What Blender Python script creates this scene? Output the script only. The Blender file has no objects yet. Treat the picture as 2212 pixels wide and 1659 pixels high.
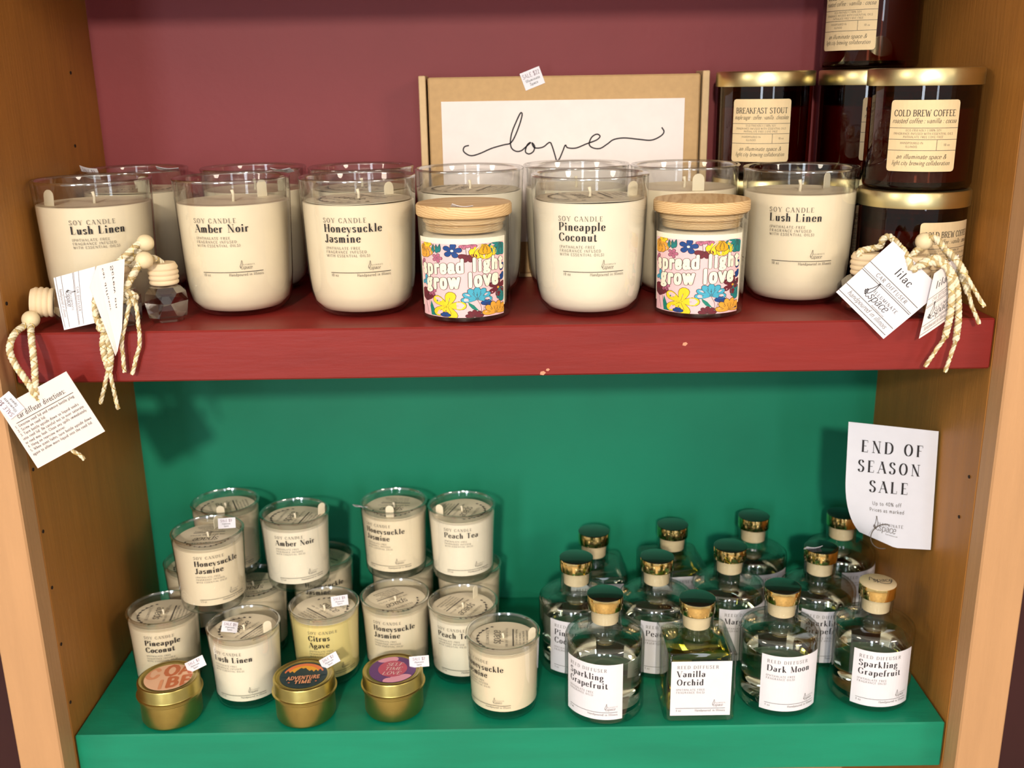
import bpy, math, random
from mathutils import Vector, Matrix
random.seed(7)
S = bpy.context.scene
COL = S.collection
PI = math.pi

# ------------------------------------------------------------------ camera
cam_d = bpy.data.cameras.new('camera')
cam = bpy.data.objects.new('camera', cam_d)
COL.objects.link(cam)
PITCH, YAW, ROLL = .2903, -.0005, -.0158
_fw = Vector((math.sin(YAW)*math.cos(PITCH), math.cos(YAW)*math.cos(PITCH), -math.sin(PITCH)))
_ri = Vector((math.cos(YAW), -math.sin(YAW), 0))
_up = _ri.cross(_fw)
_r = _ri*math.cos(ROLL) + _up*math.sin(ROLL)
_u = -_ri*math.sin(ROLL) + _up*math.cos(ROLL)
M3 = Matrix((_r, _u, -_fw)).transposed()
cam.matrix_world = Matrix.Translation((.3411, -.6722, .1597)) @ M3.to_4x4()
cam_d.sensor_fit = 'HORIZONTAL'
cam_d.sensor_width = 36.0
cam_d.lens = 2200.5*36.0/2212.0
cam_d.clip_start = .01
cam_d.dof.use_dof = True
cam_d.dof.focus_distance = .71
cam_d.dof.aperture_fstop = 8.0
S.camera = cam
S.cycles.max_bounces = 8; S.cycles.diffuse_bounces = 2; S.cycles.glossy_bounces = 2
S.cycles.transmission_bounces = 8; S.cycles.transparent_max_bounces = 18
S.cycles.use_adaptive_sampling = True; S.cycles.adaptive_threshold = .05; S.cycles.adaptive_min_samples = 16
S.cycles.caustics_reflective = False; S.cycles.caustics_refractive = True

# ------------------------------------------------------------------ world, lights, exposure
wld = bpy.data.worlds.new('world'); S.world = wld
wld.use_nodes = True
bg = wld.node_tree.nodes['Background']
bg.inputs[0].default_value = (1.0, .93, .85, 1)
bg.inputs[1].default_value = .62

def area(name, loc, target, size, power, color, size_y=None):
    d = bpy.data.lights.new(name, 'AREA')
    d.energy = power; d.color = color
    d.shape = 'RECTANGLE' if size_y else 'DISK'
    d.size = size
    if size_y: d.size_y = size_y
    o = bpy.data.objects.new(name, d); COL.objects.link(o)
    o.location = loc
    o.rotation_euler = (Vector(target)-Vector(loc)).to_track_quat('-Z', 'Y').to_euler()
    return o
area('ceiling_lamp_key', (.02, -3.45, 1.24), (.33, .1, -.05), .20, 92, (1, .89, .74))
area('ceiling_lamp_left', (-2.3, -1.7, 1.25), (.33, .1, -.1), .7, 24, (1, .86, .70))
area('ceiling_lamp_right', (2.6, -2.2, 1.25), (.33, .1, -.1), .7, 30, (1, .86, .70))
area('window_light', (-.75, -3.3, .45), (.33, .1, .0), .34, 30, (.80, .88, 1), 1.6)
area('door_light', (1.05, -3.6, .35), (.33, .1, .0), .26, 14, (.80, .88, 1), 1.5)

S.view_settings.view_transform = 'Standard'
S.view_settings.look = 'None'
S.view_settings.gamma = 1
S.view_settings.use_curve_mapping = False
S.view_settings.exposure = -0.28

# ------------------------------------------------------------------ materials
def lin(c):
    return tuple((v/255/12.92) if v/255 <= .04045 else ((v/255+.055)/1.055)**2.4 for v in c)
MATS = {}
def mat(name, rgb, rough=.6, metal=0, noise=0, nscale=40, stretch=(1, 1, 1), bump=0, bscale=None, spec=.5, coat=0, sss=0, trans=0, ior=1.45):
    """rgb in sRGB 0..255; noise = relative colour variation of the thing itself"""
    if name in MATS: return MATS[name]
    m = bpy.data.materials.new(name); m.use_nodes = True
    nt = m.node_tree; b = nt.nodes['Principled BSDF']
    c = lin(rgb)
    b.inputs['Base Color'].default_value = (*c, 1)
    b.inputs['Roughness'].default_value = rough
    b.inputs['Metallic'].default_value = metal
    b.inputs['Specular IOR Level'].default_value = spec
    b.inputs['IOR'].default_value = ior
    if coat: b.inputs['Coat Weight'].default_value = coat
    if sss:
        b.inputs['Subsurface Weight'].default_value = sss
        b.inputs['Subsurface Radius'].default_value = (.006, .004, .002)
        b.inputs['Subsurface Scale'].default_value = .5
    if trans: b.inputs['Transmission Weight'].default_value = trans
    if noise or bump:
        tc = nt.nodes.new('ShaderNodeTexCoord')
        mp = nt.nodes.new('ShaderNodeMapping'); mp.inputs['Scale'].default_value = stretch
        nt.links.new(tc.outputs['Object'], mp.inputs[0])
    if noise:
        n = nt.nodes.new('ShaderNodeTexNoise'); n.inputs['Scale'].default_value = nscale; n.inputs['Detail'].default_value = 6
        nt.links.new(mp.outputs[0], n.inputs['Vector'])
        rp = nt.nodes.new('ShaderNodeValToRGB')
        rp.color_ramp.elements[0].position = .3; rp.color_ramp.elements[1].position = .7
        rp.color_ramp.elements[0].color = (*[max(0, v*(1-noise)) for v in c], 1)
        rp.color_ramp.elements[1].color = (*[min(1, v*(1+noise)) for v in c], 1)
        nt.links.new(n.outputs['Fac'], rp.inputs[0]); nt.links.new(rp.outputs[0], b.inputs['Base Color'])
    if bump:
        n2 = nt.nodes.new('ShaderNodeTexNoise'); n2.inputs['Scale'].default_value = bscale or nscale; n2.inputs['Detail'].default_value = 4
        nt.links.new(mp.outputs[0], n2.inputs['Vector'])
        bp = nt.nodes.new('ShaderNodeBump'); bp.inputs['Strength'].default_value = bump; bp.inputs['Distance'].default_value = .001
        nt.links.new(n2.outputs['Fac'], bp.inputs['Height']); nt.links.new(bp.outputs[0], b.inputs['Normal'])
    MATS[name] = m
    return m

def thin_glass(name, tint=(1, 1, 1), base=.05, rough=.02, power=3.5, gain=.75):
    """clear sheet glass: see-through, reflecting more towards grazing angles"""
    m = bpy.data.materials.new(name); m.use_nodes = True
    nt = m.node_tree; nt.nodes.remove(nt.nodes['Principled BSDF'])
    out = nt.nodes['Material Output']
    tr = nt.nodes.new('ShaderNodeBsdfTransparent'); tr.inputs[0].default_value = (*tint, 1)
    gl = nt.nodes.new('ShaderNodeBsdfGlossy'); gl.inputs['Roughness'].default_value = rough
    lw = nt.nodes.new('ShaderNodeLayerWeight'); lw.inputs[0].default_value = .5
    pw = nt.nodes.new('ShaderNodeMath'); pw.operation = 'POWER'; pw.inputs[1].default_value = power
    ml = nt.nodes.new('ShaderNodeMath'); ml.operation = 'MULTIPLY_ADD'; ml.inputs[1].default_value = gain; ml.inputs[2].default_value = base
    mx = nt.nodes.new('ShaderNodeMixShader')
    nt.links.new(lw.outputs['Facing'], pw.inputs[0]); nt.links.new(pw.outputs[0], ml.inputs[0])
    nt.links.new(ml.outputs[0], mx.inputs[0]); nt.links.new(tr.outputs[0], mx.inputs[1]); nt.links.new(gl.outputs[0], mx.inputs[2])
    nt.links.new(mx.outputs[0], out.inputs[0])
    MATS[name] = m
    return m

def liquid(name, tint, ior=1.34, through=.0):
    """clear oil in glass: refracts, and lets part of the light straight through"""
    m = bpy.data.materials.new(name); m.use_nodes = True
    nt = m.node_tree; nt.nodes.remove(nt.nodes['Principled BSDF'])
    g = nt.nodes.new('ShaderNodeBsdfGlass'); g.inputs['Color'].default_value = (*tint, 1); g.inputs['Roughness'].default_value = 0; g.inputs['IOR'].default_value = ior
    tr = nt.nodes.new('ShaderNodeBsdfTransparent'); tr.inputs[0].default_value = (*tint, 1)
    mx = nt.nodes.new('ShaderNodeMixShader'); mx.inputs[0].default_value = through
    nt.links.new(g.outputs[0], mx.inputs[1]); nt.links.new(tr.outputs[0], mx.inputs[2])
    nt.links.new(mx.outputs[0], nt.nodes['Material Output'].inputs[0])
    MATS[name] = m
    return m

def wood_mat(name, c1, c2, scale=30):
    m = bpy.data.materials.new(name); m.use_nodes = True
    nt = m.node_tree; b = nt.nodes['Principled BSDF']; b.inputs['Roughness'].default_value = .55
    tc = nt.nodes.new('ShaderNodeTexCoord'); mp = nt.nodes.new('ShaderNodeMapping')
    mp.inputs['Scale'].default_value = (scale*.25, scale*3, scale*3); mp.inputs['Rotation'].default_value = (0, 0, .25)
    w = nt.nodes.new('ShaderNodeTexWave'); w.wave_type = 'RINGS'; w.inputs['Scale'].default_value = 1.2; w.inputs['Distortion'].default_value = 6; w.inputs['Detail'].default_value = 4
    rp = nt.nodes.new('ShaderNodeValToRGB')
    rp.color_ramp.elements[0].color = (*lin(c1), 1); rp.color_ramp.elements[1].color = (*lin(c2), 1)
    nt.links.new(tc.outputs['Object'], mp.inputs[0]); nt.links.new(mp.outputs[0], w.inputs['Vector'])
    nt.links.new(w.outputs['Fac'], rp.inputs[0]); nt.links.new(rp.outputs[0], b.inputs['Base Color'])
    MATS[name] = m
    return m

mat('tan_paint', (196, 150, 106), .55, noise=.06, nscale=14, stretch=(6, 6, .6), bump=.25, bscale=60)
mat('panel_paint', (174, 116, 50), .5, noise=.08, nscale=14, stretch=(6, 6, .6), bump=.25, bscale=60)
mat('red_paint', (134, 36, 31), .42, noise=.10, nscale=9, stretch=(1, 6, 6), bump=.18, bscale=40)
mat('maroon_paint', (132, 53, 57), .6, noise=.07, nscale=8, bump=.15, bscale=160)
mat('green_paint', (10, 136, 104), .42, noise=.10, nscale=9, stretch=(1, 6, 6), bump=.18, bscale=40)
mat('green_wall_paint', (5, 130, 98), .6, noise=.08, nscale=8, bump=.15, bscale=160)
mat('dark_maroon', (58, 22, 23), .6, noise=.1, nscale=6)
mat('floor_wood', (196, 176, 150), .5, noise=.2, nscale=3)
mat('ceiling_paint', (225, 220, 212), .8, noise=.03, nscale=3)
mat('hole_dark', (40, 24, 14), .9)
mat('chip', (214, 150, 120), .7)
mat('wax', (246, 230, 198), .45, noise=.02, nscale=60)
mat('wax_yellow', (246, 226, 150), .45, noise=.02, nscale=60)
mat('wax_white', (250, 240, 216), .45, noise=.02, nscale=60)
mat('wick', (244, 232, 205), .8)
mat('paper_cream', (240, 228, 200), .7, noise=.02, nscale=90)
mat('paper_white_shaded', (220, 224, 236), .65, noise=.015, nscale=90)  # white paper with shade and cool light put into its colour, for the notice
mat('paper_white', (234, 232, 240), .65, noise=.015, nscale=90)
mat('paper_pink', (240, 228, 224), .7, noise=.02, nscale=90)
mat('kraft', (196, 160, 112), .75, noise=.05, nscale=180, bump=.1)
mat('kraft_edge', (214, 184, 140), .75, noise=.05, nscale=180)
mat('ink', (30, 26, 30), .6)
mat('ink_soft', (92, 84, 78), .6)
mat('ink_grey', (140, 132, 124), .6)
mat('ink_red', (132, 100, 112), .6)
mat('gold', (252, 222, 150), .12, metal=1)
mat('gold_satin', (228, 214, 160), .34, metal=1, noise=.03, nscale=30, stretch=(1, 1, 12))
mat('gold_tin', (184, 168, 100), .36, metal=1, noise=.04, nscale=200, bump=.04)
mat('gold_pale', (244, 222, 176), .38, metal=.4)
mat('cap_black', (26, 30, 22), .08, metal=0, spec=.9, coat=1)
mat('stopper', (238, 214, 176), .7, noise=.05, nscale=120)
mat('bead_wood', (240, 220, 178), .5, noise=.04, nscale=120)
mat('cord', (240, 228, 198), .8, noise=.12, nscale=600, bump=.4)
mat('cord_dark', (196, 174, 128), .8, noise=.12, nscale=600, bump=.4)
mat('cord_gold', (214, 182, 104), .4, metal=.5)
mat('label_tan', (236, 210, 164), .7, noise=.03, nscale=120)
thin_glass('glass', (.985, .99, .985), .05, .02, 2.6, .8)
thin_glass('glass_base', (.97, .98, .97), .12, .12, 1.5, .55)
thin_glass('glass_rim', (.95, .96, .95), .26, .12, 1.5, .6)
thin_glass('glass_bottle', (.975, .99, .975), .045, .02, 2.6, .75)
thin_glass('glass_shoulder', (.97, .98, .97), .09, .06, 1.6, .6)
thin_glass('glass_amber', (.52, .22, .13), .05, .02, 3.2, .6)
mat('amber_inside', (58, 20, 12), .5)
mat('amber_wax', (150, 62, 34), .5)
liquid('liquid_clear', (1, 1, .95), 1.36, .0)
liquid('liquid_yellow', (1, .94, .48), 1.36, .0)
thin_glass('crystal', (1, 1, .98), .14, .01, 1.3, .8)
wood_mat('lid_wood', (214, 172, 118), (236, 202, 150), 60)

# ------------------------------------------------------------------ mesh helpers
class MB:
    def __init__(s): s.v = []; s.f = []; s.m = []
    def add(s, verts, faces, mi=0):
        o = len(s.v); s.v += [tuple(p) for p in verts]
        s.f += [tuple(i+o for i in f) for f in faces]; s.m += [mi]*len(faces)
    def box(s, x0, x1, y0, y1, z0, z1, bev=0, mi=0):
        if bev <= 0:
            V = [(x, y, z) for x in (x0, x1) for y in (y0, y1) for z in (z0, z1)]
            s.add(V, [(0, 1, 3, 2), (4, 6, 7, 5), (0, 4, 5, 1), (2, 3, 7, 6), (0, 2, 6, 4), (1, 5, 7, 3)], mi)
            return
        # bevelled: 3 inset rectangles merged as 24-vert chamfer box
        b = bev; V = []; idx = {}
        for i, x in enumerate((x0, x1)):
            for j, y in enumerate((y0, y1)):
                for k, z in enumerate((z0, z1)):
                    sx, sy, sz = (1, -1)[i], (1, -1)[j], (1, -1)[k]
                    idx[i, j, k, 0] = len(V); V.append((x, y+sy*b, z+sz*b))
                    idx[i, j, k, 1] = len(V); V.append((x+sx*b, y, z+sz*b))
                    idx[i, j, k, 2] = len(V); V.append((x+sx*b, y+sy*b, z))
        F = []
        g = lambda i, j, k, a: idx[i, j, k, a]
        for i in (0, 1):
            q = [g(i, 0, 0, 0), g(i, 1, 0, 0), g(i, 1, 1, 0), g(i, 0, 1, 0)]; F.append(tuple(q if i else q[::-1]))
        for j in (0, 1):
            q = [g(0, j, 0, 1), g(1, j, 0, 1), g(1, j, 1, 1), g(0, j, 1, 1)]; F.append(tuple(q[::-1] if j else q))
        for k in (0, 1):
            q = [g(0, 0, k, 2), g(1, 0, k, 2), g(1, 1, k, 2), g(0, 1, k, 2)]; F.append(tuple(q if k else q[::-1]))
        for j in (0, 1):
            for k in (0, 1):
                q = [g(0, j, k, 1), g(1, j, k, 1), g(1, j, k, 2), g(0, j, k, 2)]; F.append(tuple(q if (j == k) else q[::-1]))
        for i in (0, 1):
            for k in (0, 1):
                q = [g(i, 0, k, 0), g(i, 1, k, 0), g(i, 1, k, 2), g(i, 0, k, 2)]; F.append(tuple(q[::-1] if (i == k) else q))
            for j in (0, 1):
                q = [g(i, j, 0, 0), g(i, j, 1, 0), g(i, j, 1, 1), g(i, j, 0, 1)]; F.append(tuple(q if (i == j) else q[::-1]))
        for i in (0, 1):
            for j in (0, 1):
                for k in (0, 1):
                    q = [g(i, j, k, 0), g(i, j, k, 1), g(i, j, k, 2)]; F.append(tuple(q if (i+j+k) % 2 else q[::-1]))
        s.add(V, F, mi)
    def lathe(s, prof, seg=48, c=(0, 0, 0), mi=0, axis=None, band=None):
        """prof: list of (r,z); r==0 closes"""
        V = []; rows = []
        for r, z in prof:
            if r <= 1e-7: rows.append([len(V)]); V.append((c[0], c[1], c[2]+z))
            else:
                rows.append(list(range(len(V), len(V)+seg)))
                for i in range(seg):
                    a = 2*PI*i/seg; V.append((c[0]+r*math.cos(a), c[1]+r*math.sin(a), c[2]+z))
        F = []
        for A, B in zip(rows, rows[1:]):
            if len(A) == 1 and len(B) == 1: continue
            for i in range(seg):
                j = (i+1) % seg
                if len(A) == 1: F.append((A[0], B[j], B[i])) if False else F.append((A[0], B[i], B[j])[::-1])
                elif len(B) == 1: F.append((A[i], A[j], B[0]))
                else: F.append((A[i], A[j], B[j], B[i]))
        if axis is not None:
            V = [tuple(axis @ Vector(p)) for p in V]
        s.add(V, F, mi)
        if band:    # faces between these heights take another material
            zs = [sum(V[i][2] for i in f)/len(f) for f in F]; o = len(s.m)-len(F)
            for k, z in enumerate(zs):
                if band[0] <= z <= band[1]: s.m[o+k] = band[2]
                elif z < band[3]: s.m[o+k] = 2
    def tube(s, path, r, seg=8, mi=0, caps=True, closed=False):
        path = [Vector(p) for p in path]; n = len(path)
        rr = r if isinstance(r, (list, tuple)) else [r]*n
        V = []; F = []; nrm = None
        for i, p in enumerate(path):
            if closed: t = (path[(i+1) % n]-path[i-1])
            else: t = path[min(i+1, n-1)]-path[max(i-1, 0)]
            t.normalize()
            if nrm is None:
                nrm = t.orthogonal().normalized()
            nrm = (nrm - t*nrm.dot(t)).normalized()
            bn = t.cross(nrm)
            for k in range(seg):
                a = 2*PI*k/seg
                V.append(p + nrm*math.cos(a)*rr[i] + bn*math.sin(a)*rr[i])
        m = n if closed else n-1
        for i in range(m):
            for k in range(seg):
                a, b = i*seg+k, i*seg+(k+1) % seg
                c2, d = ((i+1) % n)*seg+(k+1) % seg, ((i+1) % n)*seg+k
                F.append((a, b, c2, d))
        if caps and not closed:
            F.append(tuple(range(seg))[::-1]); F.append(tuple((n-1)*seg+k for k in range(seg)))
        s.add(V, F, mi)
    def grid(s, fn, nu, nv, mi=0):
        V = [fn(i/nu, j/nv) for j in range(nv+1) for i in range(nu+1)]
        F = [(j*(nu+1)+i, j*(nu+1)+i+1, (j+1)*(nu+1)+i+1, (j+1)*(nu+1)+i) for j in range(nv) for i in range(nu)]
        s.add(V, F, mi)
    def slab(s, fn, nu, nv, th, mi=0):
        """thin sheet with real thickness: fn(u,v) front surface"""
        P = [[Vector(fn(i/nu, j/nv)) for i in range(nu+1)] for j in range(nv+1)]
        a = (P[0][nu]-P[0][0]).cross(P[nv][0]-P[0][0]).normalized()
        s.grid(lambda u, v: tuple(fn(u, v)), nu, nv, mi)
        s.grid(lambda u, v: tuple(Vector(fn(1-u, v))-a*th), nu, nv, mi)
        edge = [P[0][i] for i in range(nu+1)]+[P[j][nu] for j in range(1, nv+1)]+[P[nv][i] for i in range(nu-1, -1, -1)]+[P[j][0] for j in range(nv-1, 0, -1)]
        n = len(edge); V = edge+[p-a*th for p in edge]
        s.add(V, [(i, i+n, (i+1) % n+n, (i+1) % n) for i in range(n)], mi)
    def mesh(s, name, mats, smooth=False, auto=None):
        me = bpy.data.meshes.new(name); me.from_pydata(s.v, [], s.f); 
        for m in (mats if isinstance(mats, (list, tuple)) else [mats]): me.materials.append(MATS[m])
        if any(s.m): me.polygons.foreach_set('material_index', s.m)
        if smooth:
            me.polygons.foreach_set('use_smooth', [True]*len(me.polygons))
            if auto: me.set_sharp_from_angle(angle=math.radians(auto))
        me.update()
        return me
    def build(s, name, mats, parent=None, smooth=False, auto=35):
        return obj(name, s.mesh(name, mats, smooth, auto), parent)

def obj(name, me, parent=None, loc=None, rz=None):
    o = bpy.data.objects.new(name, me); COL.objects.link(o)
    if parent: o.parent = parent
    if loc: o.location = loc
    if rz: o.rotation_euler = (0, 0, rz)
    return o
def tag(o, label, cat, group=None):
    o['label'] = label; o['category'] = cat
    if group: o['group'] = group
    return o
def thing(name, label, cat, loc=(0, 0, 0), rz=0, group=None):
    o = bpy.data.objects.new(name, None); COL.objects.link(o); o.empty_display_size = .01
    o.location = (loc[0], loc[1], loc[2]+(0 if name == 'bookcase' else .0004)); o.rotation_euler = (0, 0, rz)
    return tag(o, label, cat, group)
def struct(o):
    o['kind'] = 'structure'; return o

def catmull(P, k=6, closed=False):
    P = [Vector(p) for p in P]; n = len(P); out = []
    for i in range(n if closed else n-1):
        p0 = P[(i-1) % n] if closed or i > 0 else P[0]*2-P[1]
        p1 = P[i]; p2 = P[(i+1) % n]
        p3 = P[(i+2) % n] if closed or i+2 < n else p2*2-p1
        for j in range(k):
            t = j/k
            out.append(.5*((2*p1)+(p2-p0)*t+(2*p0-5*p1+4*p2-p3)*t*t+(3*p1-p0-3*p2+p3)*t**3))
    if not closed: out.append(P[-1])
    return out

# ------------------------------------------------------------------ lettering: a small stroke alphabet
# l polyline, t hairline, c smooth curve, o ellipse (centre, radii), d dot.  Cap height 100, x-height 62.
GL = {}
for _row in '''
A 76 t4,0 37,100;l37,100 72,0;t15,35 60,35
B 70 l14,0 14,100;c14,100 40,100 56,88 56,74 50,58 34,53 14,53;c30,53 52,50 62,38 62,24 52,6 34,0 14,0
C 74 c68,76 58,94 42,101 24,94 9,72 8,50 9,28 24,6 42,-1 58,6 68,24
D 82 l14,0 14,100;c14,100 38,100 58,92 72,72 74,50 72,28 58,8 38,0 14,0
E 66 l14,0 14,100;t14,100 58,100 58,82;t14,52 46,52;t14,0 60,0 60,18
F 62 l14,0 14,100;t14,100 56,100 56,82;t14,52 46,52
G 82 c68,76 58,94 42,101 24,94 9,72 8,50 9,28 24,6 42,-1 58,4 66,10;l66,8 66,42;t54,42 78,42
H 82 l14,0 14,100;l68,0 68,100;t14,52 68,52
I 34 l17,0 17,100
J 50 l34,100 34,20;c34,20 30,2 18,-4 8,4 6,16
K 78 l14,0 14,100;t66,100 14,42;l32,58 70,0
L 64 l14,0 14,100;t14,0 58,0 58,22
M 98 t14,0 14,100;l14,100 48,4;t48,4 84,100;l84,100 84,0
N 84 t14,0 14,100;l14,100 70,0;t70,0 70,100
O 84 o42,50 33,51
P 68 l14,0 14,100;c14,100 42,100 58,90 60,72 54,56 40,47 14,46
Q 84 o42,50 33,51;l46,16 74,-14
R 76 l14,0 14,100;c14,100 42,100 58,90 60,74 54,58 40,51 14,50;l38,50 68,0
S 60 c50,80 42,96 28,101 14,94 9,78 18,62 36,50 50,38 52,20 42,3 27,-1 12,5 7,22
T 72 l36,0 36,100;t6,82 6,100 66,100 66,82
U 80 l14,100 14,34;c14,34 18,8 38,-1 58,6 66,30;t66,30 66,100
V 74 l4,100 38,0;t38,0 70,100
W 104 l4,100 32,0;t32,0 52,90;l52,90 74,0;t74,0 100,100
X 74 l6,100 68,0;t66,100 6,0
Y 74 l4,100 38,48;t38,48 70,100;l38,48 38,0
Z 70 t8,82 8,100 62,100;l62,100 8,0;t8,0 62,0 62,18
a 56 c12,50 20,61 32,62 42,54 42,40;l42,46 42,6;t42,6 52,2;c42,38 26,36 10,28 9,14 18,0 30,2 42,14
b 60 l14,0 14,105;c14,46 26,61 42,58 52,44 52,30 52,16 42,1 26,-1 14,12
c 50 c44,48 36,60 24,62 12,52 8,32 12,10 24,-1 36,2 45,14
d 62 l46,0 46,105;c46,46 34,61 18,58 8,44 8,30 8,16 18,1 34,-1 46,12
e 52 t8,34 45,34;c45,34 43,54 28,63 13,54 8,32 12,10 26,-1 38,3 46,14
f 38 l16,0 16,80;c16,80 20,100 32,105 40,98;t4,62 32,62
g 56 o26,40 17,21;c20,20 10,12 16,4 34,2 48,-8 44,-24 26,-32 8,-26 8,-12 20,2;t38,56 50,64
h 62 l14,0 14,105;c14,44 24,60 38,62 46,50 46,38;l46,40 46,0
i 30 l15,0 15,62;d15,88 8,8
j 32 l17,62 17,-14;c17,-14 12,-30 2,-28;d17,88 8,8
k 60 l14,0 14,105;t46,62 14,26;l26,36 52,0
l 30 l15,0 15,105
m 90 l14,0 14,62;c14,44 24,60 36,62 43,50 43,38;l43,40 43,0;c43,44 53,60 65,62 73,50 73,38;l73,40 73,0
n 62 l14,0 14,62;c14,44 24,60 38,62 46,50 46,38;l46,40 46,0
o 56 o28,31 20,32
p 62 l14,-32 14,62;c14,46 26,61 42,58 52,44 52,30 52,16 42,1 26,-1 14,12
q 62 l46,-32 46,62;c46,46 34,61 18,58 8,44 8,30 8,16 18,1 34,-1 46,12
r 44 l14,0 14,62;c14,40 22,58 32,62 40,54
s 44 c36,50 28,62 18,62 9,54 10,42 22,34 34,26 36,12 28,0 18,-1 8,12
t 38 l16,82 16,14;c16,14 20,-1 30,0 36,8;t4,62 32,62
u 62 l14,62 14,20;c14,20 18,2 30,-1 40,8 46,22;l46,62 46,0
v 54 l4,62 27,0;t27,0 50,62
w 80 l4,62 22,0;t22,0 40,60;l40,60 58,0;t58,0 76,62
x 54 l6,62 48,0;t48,62 6,0
y 54 l4,62 27,0;t50,62 27,0 17,-24 6,-30
z 50 t8,50 8,62 42,62;l42,62 8,0;t8,0 44,0 44,12
0 60 o30,50 21,51
1 42 l22,0 22,100;t22,100 8,86
2 58 c8,76 14,96 30,101 46,90 48,72 36,48 8,2;t8,2 52,2 52,16
3 56 c8,82 22,101 42,94 44,74 34,56 22,54;c22,54 42,52 50,34 44,10 24,-2 6,10
4 60 t42,100 6,30 56,30;l42,100 42,0
5 56 t48,100 14,100;l14,100 12,58;c12,56 30,64 46,54 50,34 42,8 22,-2 6,10
6 58 c46,90 30,98 14,76 9,40 14,10 30,-1 46,8 50,30 42,52 26,56 10,40
7 54 t6,84 6,100 50,100;l50,100 22,0
8 58 o29,76 17,24;o29,26 21,27
9 58 c12,10 28,2 44,24 49,60 44,90 28,101 12,92 8,70 16,48 32,44 48,60
( 30 c24,106 12,84 8,50 12,16 24,-8
) 30 c6,106 18,84 22,50 18,16 6,-8
- 40 l8,36 32,36
. 24 d12,6 8,8
, 24 l14,8 8,-12
: 26 d13,8 8,8;d13,54 8,8
; 26 d13,54 8,8;l15,8 8,-12
| 28 l14,-14 14,110
% 84 o20,74 12,24;o62,24 12,24;t70,100 14,0
$ 60 c50,80 42,96 28,101 14,94 9,78 18,62 36,50 50,38 52,20 42,3 27,-1 12,5 7,22;l30,112 30,-12
! 26 l13,100 13,30;d13,6 8,8
& 80 c70,50 56,12 34,-2 14,6 10,26 24,46 44,64 48,84 36,100 24,90 26,70 44,36 72,0
'''.strip().split('\n'):
    ch, wd, st = _row.split(' ', 2)
    strokes = []
    for part in st.split(';'):
        pts = [tuple(float(q) for q in pr.split(',')) for pr in part[1:].split(' ')]
        strokes.append((part[0], pts))
    GL[ch] = (float(wd), strokes)

STY = {  # thick, thin, spacing, shear, serif, sampling of curves
    'bold': (.185, .04, .15, 0, True, 4),
    'serif': (.13, .045, .30, 0, True, 3),
    'head': (.19, .045, .34, 0, True, 4),
    'tiny': (.13, .07, .26, 0, False, 2),
    'small': (.12, .065, .10, 0, False, 2),
    'fancy': (.15, .07, .08, 0, True, 3),
    'ital': (.10, .055, .02, .28, False, 3),
    'sans': (.10, .10, .10, 0, False, 3),
    'script': (.085, .05, -.02, .22, False, 4),
    'block': (.26, .22, .14, .12, False, 2),
    'bubble': (.27, .27, .17, 0, False, 5),
}
def ribbon(P, widths, out):
    n = len(P); L = []; R = []
    for i in range(n):
        a = P[max(i-1, 0)]; b = P[min(i+1, n-1)]
        dx, dy = b[0]-a[0], b[1]-a[1]; l = math.hypot(dx, dy) or 1
        nx, ny = -dy/l, dx/l; w = widths[i]/2
        L.append((P[i][0]+nx*w, P[i][1]+ny*w)); R.append((P[i][0]-nx*w, P[i][1]-ny*w))
    for i in range(n-1):
        out.append([L[i], R[i], R[i+1], L[i+1]])
def disc(c, rx, ry, out, n=8):
    out.append([(c[0]+rx*math.cos(2*PI*i/n), c[1]+ry*math.sin(2*PI*i/n)) for i in range(n)])
def text_width(s, size, style):
    sp = STY[style][2]
    return sum((GL[c][0]/100 if c in GL else .34)+sp for c in s)*size - sp*size
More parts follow.
